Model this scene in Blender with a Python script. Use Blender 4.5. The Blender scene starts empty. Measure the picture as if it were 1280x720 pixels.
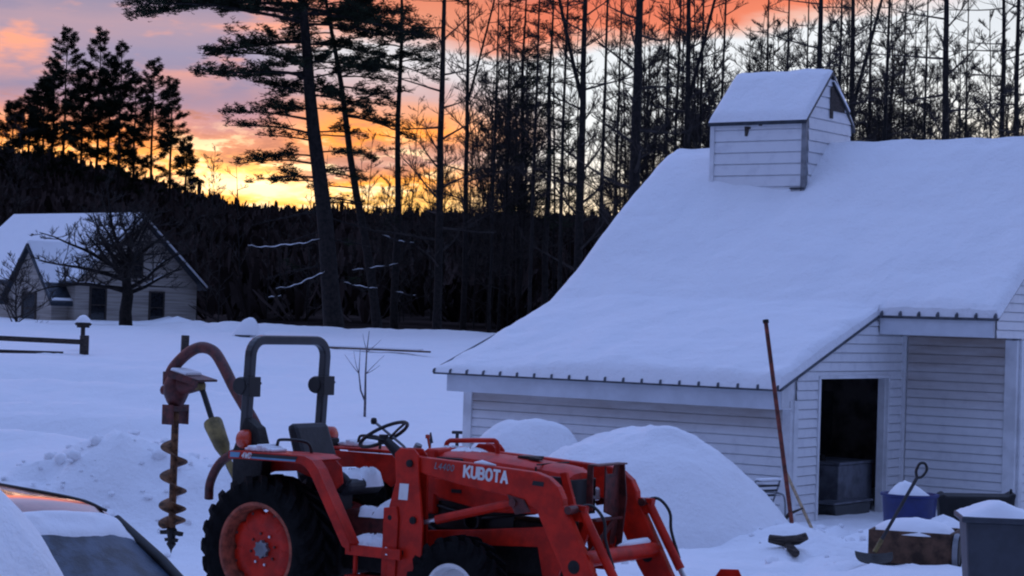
import bpy, bmesh, math, random
import numpy as np
from mathutils import Vector, Matrix
R_ = math.radians
scene = bpy.context.scene
COL = scene.collection

# ------------------------------------------------------------------ camera, sky, sun, exposure
CAM_F, ROLL, PITCH, CAM_Z = 2569.25, 0.030456, 0.014195, 2.62
cd = bpy.data.cameras.new('camera')
cam = bpy.data.objects.new('camera', cd)
COL.objects.link(cam)
cd.sensor_width = 36.0
cd.lens = 36.0 * CAM_F / 1280.0
cd.clip_start, cd.clip_end = 0.1, 6000
_cr, _sr, _cp, _sp = math.cos(ROLL), math.sin(ROLL), math.cos(PITCH), math.sin(PITCH)
_fw = Vector((0, _cp, _sp)); _u0 = Vector((0, -_sp, _cp)); _r0 = Vector((1, 0, 0))
_r = _cr * _r0 + _sr * _u0
_u = -_sr * _r0 + _cr * _u0
cam.matrix_world = Matrix(((_r.x, _u.x, -_fw.x, 0), (_r.y, _u.y, -_fw.y, 0), (_r.z, _u.z, -_fw.z, CAM_Z), (0, 0, 0, 1)))
scene.camera = cam

SKY_GAIN = 1.0
SUN_AZ, SUN_EL = -12.0, -3.0            # degrees: left of straight ahead, above the horizon
world = bpy.data.worlds.new('World')
scene.world = world
world.use_nodes = True


class NT:
    """small helper for node trees"""
    def __init__(s, nt):
        s.nt = nt
        nt.nodes.clear()

    def new(s, t, **kw):
        n = s.nt.nodes.new(t)
        for k, v in kw.items():
            setattr(n, k, v)
        return n

    def put(s, sock, v):
        if isinstance(v, bpy.types.NodeSocket):
            s.nt.links.new(v, sock)
        elif v is not None:
            sock.default_value = v

    def m(s, op, a, b=None, c=None):
        n = s.new('ShaderNodeMath', operation=op)
        s.put(n.inputs[0], a); s.put(n.inputs[1], b); s.put(n.inputs[2], c)
        return n.outputs[0]

    def step(s, v, lo, hi):
        n = s.new('ShaderNodeMapRange', interpolation_type='SMOOTHSTEP')
        s.put(n.inputs[0], v); n.inputs[1].default_value = lo; n.inputs[2].default_value = hi
        return n.outputs[0]

    def ramp(s, f, stops, mode='LINEAR'):
        n = s.new('ShaderNodeValToRGB')
        cr = n.color_ramp
        cr.interpolation = mode
        while len(cr.elements) < len(stops):
            cr.elements.new(0.5)
        for e, (p, c) in zip(cr.elements, stops):
            e.position = p; e.color = (c[0], c[1], c[2], 1)
        s.put(n.inputs[0], f)
        return n.outputs[0]

    def mix(s, f, a, b, mode='MIX'):
        n = s.new('ShaderNodeMix', data_type='RGBA', blend_type=mode)
        s.put(n.inputs[0], f)
        for k, v in ((6, a), (7, b)):
            s.put(n.inputs[k], v if isinstance(v, bpy.types.NodeSocket) else (v[0], v[1], v[2], 1))
        return n.outputs[2]

    def noise(s, vec, scale, detail=4, rough=0.55, out=0):
        n = s.new('ShaderNodeTexNoise')
        if vec is not None:
            s.put(n.inputs['Vector'], vec)
        n.inputs['Scale'].default_value = scale; n.inputs['Detail'].default_value = detail
        n.inputs['Roughness'].default_value = rough
        return n.outputs[out]


def build_sky():
    t = NT(world.node_tree)
    tc = t.new('ShaderNodeTexCoord')
    sep = t.new('ShaderNodeSeparateXYZ')
    t.put(sep.inputs[0], tc.outputs['Generated'])
    X, Y, Z = sep.outputs
    A = t.m('ARCTAN2', X, Y)
    E = t.m('ARCSINE', Z)
    def vec(a, e, w):
        c = t.new('ShaderNodeCombineXYZ')
        t.put(c.inputs[0], t.m('MULTIPLY', A, a)); t.put(c.inputs[1], t.m('MULTIPLY', E, e)); c.inputs[2].default_value = w
        return c.outputs[0]
    n1 = t.noise(vec(9, 38, 0.3), 1.0, 5, 0.55)
    n2 = t.noise(vec(7, 14, 4.1), 1.0, 4, 0.5)
    n3 = t.noise(vec(10, 34, 8.8), 1.0, 5, 0.6)
    n4 = t.noise(vec(34, 120, 2.2), 1.0, 5, 0.65)
    tilt = t.m('MULTIPLY', t.m('MAXIMUM', t.m('SUBTRACT', A, 0.0), 0.0), -0.115)
    Ew = t.m('ADD', t.m('ADD', E, tilt), t.m('MULTIPLY', t.m('SUBTRACT', n1, 0.5), 0.034))
    f = t.m('MULTIPLY', Ew, 4.0)       # ramps span 0 .. 0.25 rad
    k = lambda e: e * 4.0
    left = t.ramp(f, [(k(.040), (1.0, .46, .12)), (k(.054), (1.9, .80, .14)), (k(.062), (3.0, 2.0, .95)), (k(.071), (2.4, 1.05, .24)),
                      (k(.080), (.95, .36, .18)), (k(.092), (.66, .33, .36)), (k(.104), (.36, .28, .41)), (k(.120), (.36, .31, .46)),
                      (k(.132), (.50, .34, .42)), (k(.146), (.34, .29, .42)), (k(.158), (1.3, .36, .16)), (k(.195), (2.3, .50, .15)), (k(.24), (2.0, .45, .16))])
    right = t.ramp(f, [(k(.040), (1.2, .92, .58)), (k(.060), (1.15, 1.0, .80)), (k(.080), (1.02, 1.02, 1.0)), (k(.105), (.92, .96, 1.0)),
                       (k(.126), (.88, .91, .95)), (k(.132), (.92, .55, .45)), (k(.137), (.92, .25, .14)), (k(.152), (.82, .18, .10)),
                       (k(.175), (.55, .24, .24)), (k(.23), (.38, .33, .48))])
    midr = t.ramp(f, [(k(.040), (1.0, .60, .22)), (k(.054), (1.6, .82, .20)), (k(.064), (1.7, .58, .07)), (k(.071), (.80, .42, .34)),
                      (k(.079), (.80, .36, .24)), (k(.087), (1.6, .50, .06)), (k(.096), (1.15, .42, .15)), (k(.106), (.72, .48, .48)), (k(.118), (.82, .78, .82)),
                      (k(.130), (.78, .76, .80)), (k(.139), (.86, .32, .20)), (k(.152), (.85, .26, .15)), (k(.19), (.60, .28, .24)), (k(.235), (.38, .30, .45))])
    Aw = t.m('ADD', A, t.m('MULTIPLY', t.m('SUBTRACT', n2, 0.5), 0.10))
    low = t.mix(t.step(Aw, -.125, -.065), left, midr)
    low = t.mix(t.step(Aw, -.035, .02), low, right)
    # lit flecks of cloud low in the west
    fl = t.m('MULTIPLY', t.m('MULTIPLY', t.step(n4, .50, .62), t.step(A, .0, -.06)), t.step(E, .095, .070))
    low = t.mix(t.m('MULTIPLY', fl, .85), low, (1.9, 1.35, .75))
    west = t.m('MULTIPLY', t.m('MULTIPLY', t.step(A, -.145, -.19), t.step(E, .098, .080)), t.step(n1, .30, .55))
    low = t.mix(t.m('MULTIPLY', west, .8), low, (1.4, .40, .06))
    sal = t.m('MULTIPLY', t.m('MULTIPLY', t.step(n3, .52, .66), t.step(A, -.03, -.10)), t.step(E, .095, .125))
    low = t.mix(t.m('MULTIPLY', sal, .9), low, (1.15, .44, .26))
    gre = t.m('MULTIPLY', t.m('MULTIPLY', t.step(n3, .48, .36), t.step(A, -.05, -.12)), t.step(E, .080, .100))
    low = t.mix(t.m('MULTIPLY', gre, .6), low, (.30, .27, .42))
    # dark bars of cloud that break up the glow
    bars = t.m('MULTIPLY', t.m('MULTIPLY', t.step(n4, .50, .36), t.step(A, .02, -.05)), t.m('MULTIPLY', t.step(E, .052, .062), t.step(E, .105, .090)))
    low = t.mix(t.m('MULTIPLY', bars, .75), low, (.62, .24, .16))
    # the far right: pale cloud over the whole height
    low = t.mix(t.m('MULTIPLY', t.step(A, .17, .23), t.step(E, .12, .15)), low, (.80, .84, .90))
    # round the rest of the horizon: plain dusk
    back = t.ramp(t.m('MULTIPLY', E, 2.0), [(0.0, (.30, .30, .48)), (.2, (.29, .33, .56)), (1.0, (.25, .34, .66))])
    glow = t.m('MULTIPLY', t.step(t.m('ABSOLUTE', t.m('ADD', A, .1)), 1.3, .45), t.step(E, .36, .17))
    dome = t.ramp(t.m('DIVIDE', E, 1.5708), [(0.0, (.30, .28, .46)), (.25, (.43, .53, .96)), (.55, (.365, .52, 1.06)), (1.0, (.34, .505, 1.09))])
    base = t.mix(t.step(E, .1, .4), back, dome)
    colr = t.mix(glow, base, low)
    bg = t.new('ShaderNodeBackground')
    # the sky opposite the sunset, low down, is the darkest
    dark = t.m('MULTIPLY', t.step(t.m('ABSOLUTE', t.m('ADD', A, .1)), 1.0, 2.4), t.step(E, 1.15, .35))
    colr = t.mix(t.m('MULTIPLY', dark, .85), colr, (.05, .06, .13))
    t.put(bg.inputs[0], colr); bg.inputs[1].default_value = SKY_GAIN
    ni = t.new('ShaderNodeTexSky', sky_type='NISHITA')
    ni.sun_disc = False
    ni.sun_elevation = R_(SUN_EL); ni.sun_rotation = R_(SUN_AZ)
    bn = t.new('ShaderNodeBackground')
    t.put(bn.inputs[0], ni.outputs[0]); bn.inputs[1].default_value = 0.05
    ad = t.new('ShaderNodeAddShader')
    t.put(ad.inputs[0], bg.outputs[0]); t.put(ad.inputs[1], bn.outputs[0])
    out = t.new('ShaderNodeOutputWorld')
    t.put(out.inputs[0], ad.outputs[0])


build_sky()
sl = bpy.data.lights.new('sun', 'SUN')
sl.energy = 0.08; sl.angle = R_(6); sl.color = (1.0, .62, .40)
sun = bpy.data.objects.new('sun', sl)
COL.objects.link(sun)
_d = Vector((math.sin(R_(SUN_AZ)) * math.cos(R_(4)), math.cos(R_(SUN_AZ)) * math.cos(R_(4)), math.sin(R_(4))))     # the afterglow
sun.rotation_euler = (-_d).to_track_quat('-Z', 'Y').to_euler()
sun.location = (-30, 120, 60)
vs = scene.view_settings
vs.view_transform = 'Standard'; vs.look = 'None'; vs.exposure = 0.0; vs.gamma = 1.0; vs.use_curve_mapping = False
scene.render.engine = 'CYCLES'
scene.cycles.use_denoising = True
scene.cycles.max_bounces = 6
scene.cycles.filter_width = 2.1


# ------------------------------------------------------------------ materials
def mat(name, col, rough=.6, metal=0.0, var=.12, vscale=6.0, bump=0.0, bscale=30.0, col2=None, spec=.5, coat=0.0, stretch=None):
    m = bpy.data.materials.new(name)
    m.use_nodes = True
    t = NT(m.node_tree)
    p = t.new('ShaderNodeBsdfPrincipled'); o = t.new('ShaderNodeOutputMaterial')
    t.put(o.inputs[0], p.outputs[0])
    tc = t.new('ShaderNodeTexCoord')
    v = tc.outputs['Object']
    if stretch:
        mp = t.new('ShaderNodeMapping'); t.put(mp.inputs[0], v); mp.inputs['Scale'].default_value = stretch
        v = mp.outputs[0]
    n = t.noise(v, vscale, 5, .6)
    c2 = col2 or tuple(max(0, c * (1 - 2.2 * var)) for c in col)
    c1 = col if col2 else tuple(c * (1 + var) for c in col)
    t.put(p.inputs['Base Color'], t.mix(t.step(n, .35, .68), c1, c2))
    p.inputs['Roughness'].default_value = rough
    p.inputs['Metallic'].default_value = metal
    p.inputs['Specular IOR Level'].default_value = spec
    p.inputs['Coat Weight'].default_value = coat
    p.inputs['Coat Roughness'].default_value = .08
    if bump:
        b = t.new('ShaderNodeBump'); b.inputs['Strength'].default_value = min(1, bump); b.inputs['Distance'].default_value = .02 * max(1, bump)
        t.put(b.inputs['Height'], t.noise(v, bscale, 4, .6))
        t.put(p.inputs['Normal'], b.outputs[0])
    return m


def snow_mat(name, scale=1.0, strength=.6):
    m = bpy.data.materials.new(name)
    m.use_nodes = True
    t = NT(m.node_tree)
    p = t.new('ShaderNodeBsdfPrincipled'); o = t.new('ShaderNodeOutputMaterial')
    t.put(o.inputs[0], p.outputs[0])
    tc = t.new('ShaderNodeTexCoord'); v = tc.outputs['Object']
    n = t.noise(v, .8 * scale, 4, .5)
    t.put(p.inputs['Base Color'], t.mix(n, (.84, .86, .90), (.90, .91, .93)))
    p.inputs['Roughness'].default_value = .75
    p.inputs['Specular IOR Level'].default_value = .25
    a = t.noise(v, 1.7 * scale, 6, .6); b2 = t.noise(v, 16 * scale, 4, .65)
    h = t.m('ADD', t.m('MULTIPLY', a, 1.0), t.m('MULTIPLY', b2, .22))
    b = t.new('ShaderNodeBump'); b.inputs['Strength'].default_value = strength; b.inputs['Distance'].default_value = .16 / scale
    t.put(b.inputs['Height'], h); t.put(p.inputs['Normal'], b.outputs[0])
    return m


M = dict(
    snow=snow_mat('snow'), roof_snow=snow_mat('roof_snow', 1.2, .6), fine_snow=snow_mat('fine_snow', 4, .5),
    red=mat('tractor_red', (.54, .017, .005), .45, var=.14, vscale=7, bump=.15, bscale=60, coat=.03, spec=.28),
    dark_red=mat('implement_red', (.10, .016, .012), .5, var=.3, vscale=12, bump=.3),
    faded_red=mat('faded_red', (.34, .075, .04), .6, var=.25, vscale=14, bump=.2),
    black=mat('black_plastic', (.009, .009, .010), .5, var=.2),
    iron=mat('dark_iron', (.013, .012, .012), .65, .3, var=.3, vscale=14, bump=.4),
    rops=mat('roll_bar_paint', (.014, .015, .018), .33, var=.2, coat=.2),
    rubber=mat('tyre_rubber', (.0055, .0055, .006), .9, var=.3, vscale=9, bump=.3, spec=.15),
    steel=mat('bright_steel', (.55, .56, .58), .3, .8, var=.1),
    grey=mat('grey_metal', (.22, .23, .25), .5, .3, var=.15),
    seat=mat('seat_vinyl', (.016, .017, .021), .6, var=.2, bump=.2),
    rust=mat('rusty_auger', (.20, .095, .045), .7, .2, var=.35, vscale=16, bump=.5, bscale=50),
    yellow=mat('yellow_guard', (.24, .18, .06), .55, var=.25, vscale=10),
    lens=mat('amber_lens', (.60, .055, .02), .25, var=.1, coat=.4),
    white=mat('decal_white', (.75, .75, .74), .5, var=.06),
    blue=mat('decal_blue', (.12, .28, .42), .5, var=.06),
    headlight=mat('headlight_lens', (.60, .60, .60), .2, var=.2, vscale=20, coat=.4),
    glass=mat('dark_glass', (.006, .009, .014), .08, var=.1, spec=.22),
    screen=mat('frosted_screen', (.040, .060, .095), .38, var=.3, vscale=7, spec=.4, bump=.2, bscale=60),
    pane=mat('window_pane', (.020, .022, .026), .12, var=.2, spec=.5),
    trim=mat('white_trim', (.70, .71, .73), .55, var=.07, vscale=3, bump=.1),
    fascia=mat('fascia_board', (.62, .66, .72), .5, var=.05, vscale=2, bump=.08),
    flashing=mat('dark_flashing', (.035, .045, .06), .4, .3, var=.2),
    roofing=mat('ribbed_roofing', (.09, .10, .12), .45, .4, var=.2),
    inside=mat('sooty_boards', (.26, .235, .22), .9, var=.3, vscale=3, bump=.4, bscale=8),
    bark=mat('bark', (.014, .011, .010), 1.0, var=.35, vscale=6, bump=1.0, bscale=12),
    twig=mat('twigs', (.032, .025, .022), .95, var=.25, vscale=3),
    sapbark=mat('pale_sapling_bark', (.13, .12, .13), .9, var=.3, vscale=12),
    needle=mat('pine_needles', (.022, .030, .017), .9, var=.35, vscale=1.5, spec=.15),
    hillside=mat('wooded_hillside', (.045, .034, .031), 1.0, var=.4, vscale=.10, bump=.4, bscale=2.5, spec=.0),
    woods=mat('far_woods', (.046, .034, .032), 1.0, var=.35, vscale=.06, spec=.0),
    oldwood=mat('weathered_wood', (.055, .042, .036), .9, var=.35, vscale=8, bump=.5, bscale=25, stretch=(1, 1, 6)),
    cartwood=mat('cart_boards', (.10, .052, .032), .85, var=.3, vscale=7, bump=.5, bscale=25),
    rustpole=mat('red_pole', (.18, .034, .022), .6, var=.3, vscale=9, bump=.2),
    tan=mat('tan_wood', (.42, .30, .19), .8, var=.2, vscale=9),
    bluetub=mat('blue_plastic', (.010, .022, .13), .45, var=.12),
    blacktub=mat('black_rubber_tub', (.008, .008, .009), .7, var=.2),
    bin=mat('grey_bin_plastic', (.038, .046, .062), .55, var=.1, bump=.2, bscale=120),
    tinbox=mat('dull_tin', (.15, .16, .19), .5, .3, var=.2, vscale=4),
    carpaint=mat('car_paint', (.30, .10, .08), .18, .9, var=.1, coat=1.0),
    housewall=mat('cream_clapboard', (.38, .34, .30), .8, var=.15, vscale=1.2, bump=.3, bscale=6, stretch=(.3, .3, 9)),
    stub=mat('dark_stake', (.03, .03, .035), .7, var=.2),
)


def siding_mat():
    """white vinyl siding with old tan drip stains below the eaves"""
    m = bpy.data.materials.new('white_siding')
    m.use_nodes = True
    t = NT(m.node_tree)
    p = t.new('ShaderNodeBsdfPrincipled'); o = t.new('ShaderNodeOutputMaterial')
    t.put(o.inputs[0], p.outputs[0])
    tc = t.new('ShaderNodeTexCoord'); v = tc.outputs['Object']
    mp = t.new('ShaderNodeMapping'); t.put(mp.inputs[0], v); mp.inputs['Scale'].default_value = (.5, .5, 3.2)
    n = t.noise(mp.outputs[0], 1.2, 5, .6)
    dirt = t.noise(v, 5, 5, .65)
    base = t.mix(t.step(dirt, .45, .75), (.74, .75, .77), (.64, .65, .68))
    at = t.new('ShaderNodeAttribute'); at.attribute_name = 'stain'
    f = t.m('MULTIPLY', at.outputs['Fac'], t.m('ADD', .45, t.m('MULTIPLY', t.step(n, .3, .75), .5)))
    t.put(p.inputs['Base Color'], t.mix(f, base, (.25, .17, .12)))
    p.inputs['Roughness'].default_value = .5
    return m


M['siding'] = siding_mat()


# ------------------------------------------------------------------ mesh helpers
class MB:
    def __init__(s):
        s.v, s.f, s.n = [], [], 0

    def add(s, vs, fs):
        s.v.append(np.asarray(vs, float).reshape(-1, 3))
        s.f.extend([tuple(i + s.n for i in q) for q in fs])
        s.n += len(s.v[-1])
        return s

    def box(s, c, d, rot=None):
        x, y, z = d[0] / 2, d[1] / 2, d[2] / 2
        vs = [Vector((a * x, b * y, e * z)) for a in (-1, 1) for b in (-1, 1) for e in (-1, 1)]
        if rot is not None:
            vs = [rot @ q for q in vs]
        c = Vector(c)
        return s.add([q + c for q in vs], [(0, 1, 3, 2), (4, 6, 7, 5), (0, 4, 5, 1), (2, 3, 7, 6), (0, 2, 6, 4), (1, 5, 7, 3)])

    def prism(s, poly, lo, hi, axis='y'):
        """closed outline extruded from lo to hi along an axis; the outline is in the other two (x z / x y / y z)"""
        n = len(poly)
        def pt(p, h):
            return (p[0], h, p[1]) if axis == 'y' else ((p[0], p[1], h) if axis == 'z' else (h, p[0], p[1]))
        vs = [pt(p, lo) for p in poly] + [pt(p, hi) for p in poly]
        fs = [tuple(range(n))[::-1], tuple(range(n, 2 * n))] + [(i, (i + 1) % n, n + (i + 1) % n, n + i) for i in range(n)]
        return s.add(vs, fs)

    def tube(s, pts, r, n=8, cap=True, square=False):
        pts = [Vector(p) for p in pts]
        k = len(pts)
        rs = [r] * k if isinstance(r, (int, float)) else list(r)
        vs = []
        side = None
        for i, p in enumerate(pts):
            d = (pts[min(i + 1, k - 1)] - pts[max(i - 1, 0)]).normalized()
            if side is None:
                ref = Vector((0, 0, 1)) if abs(d.z) < .9 else Vector((0, 1, 0))
                side = d.cross(ref).normalized()
            else:
                side = (side - d * side.dot(d)).normalized()
            up = side.cross(d)
            for j in range(n):
                a = 2 * math.pi * (j + (.5 if square else 0)) / n
                vs.append(p + (side * math.cos(a) + up * math.sin(a)) * rs[i])
        fs = [(i * n + j, i * n + (j + 1) % n, (i + 1) * n + (j + 1) % n, (i + 1) * n + j) for i in range(k - 1) for j in range(n)]
        if cap:
            fs += [tuple(range(n))[::-1], tuple(range((k - 1) * n, k * n))]
        return s.add(vs, fs)

    def lathe(s, prof, c, axis='y', n=32, closed=False):
        """prof: (radius, offset along axis)"""
        c = Vector(c)
        vs = []
        for r, h in prof:
            for j in range(n):
                a = 2 * math.pi * j / n
                q = (r * math.cos(a), h, r * math.sin(a)) if axis == 'y' else ((r * math.cos(a), r * math.sin(a), h) if axis == 'z' else (h, r * math.cos(a), r * math.sin(a)))
                vs.append(c + Vector(q))
        k = len(prof)
        fs = [(i * n + j, i * n + (j + 1) % n, ((i + 1) % k) * n + (j + 1) % n, ((i + 1) % k) * n + j) for i in range(k if closed else k - 1) for j in range(n)]
        return s.add(vs, fs)

    def mesh(s, name, fix=True):
        me = bpy.data.meshes.new(name)
        me.from_pydata(np.concatenate(s.v).tolist() if s.v else [], [], s.f)
        if fix:
            bm = bmesh.new(); bm.from_mesh(me)
            bmesh.ops.recalc_face_normals(bm, faces=bm.faces)
            bm.to_mesh(me); bm.free()
        return me

    def build(s, name, m, parent=None, bevel=0, smooth=None, fix=True):
        me = s.mesh(name, fix)
        me.materials.append(M[m] if isinstance(m, str) else m)
        if smooth is not None:
            me.polygons.foreach_set('use_smooth', [True] * len(me.polygons))
            if smooth < 180:
                me.set_sharp_from_angle(angle=R_(smooth))
        o = bpy.data.objects.new(name, me)
        COL.objects.link(o)
        if parent:
            o.parent = parent
        if bevel:
            b = o.modifiers.new('bevel', 'BEVEL'); b.width = bevel; b.segments = 2; b.limit_method = 'ANGLE'; b.angle_limit = R_(40)
        return o


def tag(o, label=None, cat=None, group=None, kind=None):
    for k, v in (('label', label), ('category', cat), ('group', group), ('kind', kind)):
        if v:
            o[k] = v
    return o


def empty(name, loc, rz=0.0, label=None, cat=None, group=None):
    o = bpy.data.objects.new(name, None)
    o.empty_display_size = .3
    COL.objects.link(o)
    o.location = loc; o.rotation_euler = (0, 0, rz)
    return tag(o, label, cat, group)


def copy_tree(o, parent=None):
    c = o.copy(); COL.objects.link(c)
    if parent:
        c.parent = parent
    for ch in list(o.children):
        copy_tree(ch, c)
    return c


def smooth_path(pts, k=6):
    """Catmull-Rom through the points"""
    P = [Vector(p) for p in pts]
    P = [P[0] * 2 - P[1]] + P + [P[-1] * 2 - P[-2]]
    out = []
    for i in range(1, len(P) - 2):
        a, b, c, d = P[i - 1:i + 3]
        for j in range(k):
            t = j / k
            out.append(.5 * ((2 * b) + (c - a) * t + (2 * a - 5 * b + 4 * c - d) * t * t + (3 * b - a - 3 * c + d) * t ** 3))
    out.append(P[-2])
    return out


_rs = np.random.RandomState(5)
_lat = _rs.rand(64, 64)


def vnoise(x, y):
    xi, yi = np.floor(x).astype(int), np.floor(y).astype(int)
    fx, fy = x - xi, y - yi
    fx, fy = fx * fx * (3 - 2 * fx), fy * fy * (3 - 2 * fy)
    g = lambda a, b: _lat[a % 64, b % 64]
    return (g(xi, yi) * (1 - fx) + g(xi + 1, yi) * fx) * (1 - fy) + (g(xi, yi + 1) * (1 - fx) + g(xi + 1, yi + 1) * fx) * fy


def fbm(x, y, o=4):
    s, a, w = 0, .5, 0
    for i in range(o):
        s = s + a * vnoise(x * 2 ** i + 17.3 * i, y * 2 ** i + 5.1 * i); w += a; a *= .5
    return s / w - .5


def sstep(x, a, b):
    t = np.clip((x - a) / (b - a), 0, 1)
    return t * t * (3 - 2 * t)


# ------------------------------------------------------------------ terrain
def edge_y(x):
    """where the snowy field ends and the wooded hill begins"""
    return 88 + 40 * sstep(-x, 10, 24) + 3 * np.sin(x * .13)


def ground_z(x, y):
    x, y = np.asarray(x, float), np.asarray(y, float)
    z = .037 * np.clip(y - 31, 0, 50) - .15 * sstep(y, 21, 26) * (1 - sstep(y, 31, 40))
    z = z + .30 * fbm(x * .07 + 3, y * .07, 3) * sstep(y, 30, 60) + .16 * fbm(x * .35, y * .35, 4) + .12 * fbm(x * 1.4, y * 1.4, 4) + .035 * fbm(x * 4.3, y * 4.3, 3)
    # ploughed berm at the left
    br = np.exp(-((y - 23.6 - .25 * (x + 4)) / 1.15) ** 2) * sstep(x, -7.2, -5.0) * (1 - sstep(x, -1.5, .8))
    z = z + br * (1.0 + 1.0 * fbm(x * .8, y * .8, 4) + .6 * fbm(x * 2.3, y * 2.3, 4))
    # old vehicle tracks sweeping across the field
    rr = np.hypot(x + 2, y - 62)
    tr = np.exp(-((rr - 24) / 5.5) ** 2) * sstep(-x, 5, 9) * sstep(y, 33, 37)
    z = z - .20 * tr * (1 + np.sin(rr * 3.0 + .5 * np.sin(x * .7)))
    r2 = np.hypot((x + 17) * .8, y - 27)
    z = z + .22 * np.sin(r2 * 1.25 + 2 * fbm(x * .1, y * .1, 2)) * sstep(-x, 4.5, 8) * sstep(y, 29, 34) * (1 - sstep(y, 54, 62))
    # banks at the edge of the field
    bank = np.exp(-((y - edge_y(x) + 3) / 2.5) ** 2)
    z = z + bank * (.18 + .7 * fbm(x * .22, y * .22, 3))
    # trodden heaps by the barn door
    q = np.exp(-(((x - 4.9) / 2.2) ** 2 + ((y - 25.2) / 2.2) ** 2))
    z = z + q * (.20 + .75 * fbm(x * 1.1 + 9, y * 1.1, 4) + .25 * fbm(x * 3.1, y * 3.1, 3))
    # boot holes on the way to the door and to the tractor
    for k in range(34):
        t = k / 33
        fx, fy = (3.0 + 1.9 * t + .28 * (-1) ** k + .3 * math.sin(k * 1.7), 21.5 + 6.4 * t) if k % 2 else (1.6 + 2.9 * t, 21.2 + .9 * math.sin(k) + 2.6 * t)
        z = z - .10 * np.exp(-(((x - fx) / .15) ** 2 + ((y - fy) / .22) ** 2)) + .04 * np.exp(-(((x - fx - .2) / .16) ** 2 + ((y - fy + .25) / .2) ** 2))
    # path of thrown snow in front of the door
    z = z + .12 * np.exp(-(((x - 4.3) / .8) ** 2 + ((y - 22.0) / .9) ** 2)) + .16 * np.exp(-(((x - 3.3) / .6) ** 2 + ((y - 26.2) / .8) ** 2))
    return z


def hill_crest(A):
    """elevation angle of the wooded skyline against azimuth"""
    return np.interp(A, [-.9, -.40, -.2427, -.215, -.186, -.158, -.13, -.09, 0, .25, .9], [.10, .083, .0665, .0635, .0565, .0495, .0432, .0425, .0430, .047, .05])


HILL_D = 450.0


def hill_z(x, y):
    A = np.arctan2(x, y); r = np.hypot(x, y)
    e0 = edge_y(x) / np.maximum(np.cos(A), .3)
    zc = CAM_Z + HILL_D * hill_crest(A)
    t = np.clip((r - e0) / (HILL_D - e0), 0, 1)
    z0 = 1.85
    z = z0 + (zc - z0) * (t ** 1.15)
    return z - 14 * sstep(r, HILL_D, HILL_D * 2.4)


def axis(stops):
    """coordinates from (start, end, step) runs"""
    out = []
    for a, b, s in stops:
        n = max(1, int(round((b - a) / s)))
        out += [a + (b - a) * i / n for i in range(n)]
    return np.array(out + [stops[-1][1]])


def sheet(name, xs, ys, zf, m, cut=None):
    X, Y = np.meshgrid(xs, ys, indexing='ij')
    Zs = zf(X, Y)
    vs = np.stack([X, Y, Zs], -1).reshape(-1, 3)
    nx, ny = len(xs), len(ys)
    i, j = np.meshgrid(np.arange(nx - 1), np.arange(ny - 1), indexing='ij')
    a = (i * ny + j).ravel()
    fs = np.stack([a, a + ny, a + ny + 1, a + 1], 1)
    if cut is not None:
        fs = fs[cut(X, Y)[:-1, :-1].ravel()]
    me = bpy.data.meshes.new(name)
    me.from_pydata(vs, [], fs.tolist())
    me.polygons.foreach_set('use_smooth', [True] * len(me.polygons))
    me.materials.append(M[m])
    o = bpy.data.objects.new(name, me); COL.objects.link(o)
    return o


gx = axis([(-900, -120, 60), (-120, -40, 5), (-40, -14, 1.0), (-14, 9, .13), (9, 30, 1.0), (30, 120, 6), (120, 900, 60)])
gy = axis([(-120, -10, 10), (-10, 8, 1), (8, 34, .13), (34, 70, .35), (70, 135, .7), (135, 260, 12), (260, 1800, 110)])
tag(sheet('ground', gx, gy, lambda x, y: np.where(y > edge_y(x) + 8, np.minimum(ground_z(x, y), 1.2), ground_z(x, y)), 'snow'), kind='structure')
# hill: a sheet that begins just under the edge of the snow
hx = axis([(-900, -160, 30), (-160, 120, 3.5), (120, 900, 30)])
hy = axis([(80, 200, 3), (200, 520, 8), (520, 1600, 60)])
tag(sheet('hill', hx, hy, lambda x, y: hill_z(x, y) + 2.2 * fbm(x * .06, y * .06, 4) * sstep(y, 120, 200) - 2.2 * (1 - sstep(y - edge_y(x), -1.5, 1.5)), 'hillside'), kind='structure')


def far_woods():
    """the leafless wood that covers the far hillside: one uncountable mass"""
    rs = np.random.RandomState(11)
    n = 11000
    A = rs.uniform(-.34, .34, n)
    r = 95 + (HILL_D + 40 - 95) * rs.rand(n) ** .75
    x, y = r * np.sin(A), r * np.cos(A)
    keep = y > edge_y(x) + 7
    x, y, r = x[keep], y[keep], r[keep]
    z = hill_z(x, y) - .5
    vs, fs = [], []
    h = 3.0 + 2.5 * rs.rand(len(x)) + 1.2 * (rs.rand(len(x)) > .95)
    h = h * np.interp(r, [95, 130, HILL_D], [.55, .9, 1.15]) * (1 - .25 * (r > 330) * rs.rand(len(x)))
    for k in range(len(x)):
        b = np.array([x[k], y[k], z[k]])
        for q in range(8):
            a = rs.rand() * 6.28; w = (.16 + .14 * rs.rand()) * (.6 if r[k] > 330 else (.3 if r[k] < 160 else .75))
            sp = .3 + rs.rand() * 2.2
            hh = h[k] * (.55 + .45 * rs.rand()) * (1 - .10 * sp)
            dv = np.array([math.cos(a), math.sin(a), 0])
            top = b + dv * sp + np.array([0, 0, hh])
            o = np.array([math.cos(a + 1.57), math.sin(a + 1.57), 0]) * w
            mid = b + dv * sp * .75 + np.array([0, 0, hh * .72])
            i = len(vs)
            vs += [b - o * .3, b + o * .3, mid + o * 2.6, top + o * 1.2, top - o * 1.2, mid - o * 2.6]
            fs += [(i, i + 1, i + 2, i + 5), (i + 5, i + 2, i + 3, i + 4)]
    mb = MB(); mb.add(np.array(vs), fs)
    tag(mb.build('woods', 'woods', fix=False), kind='stuff')


far_woods()


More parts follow.
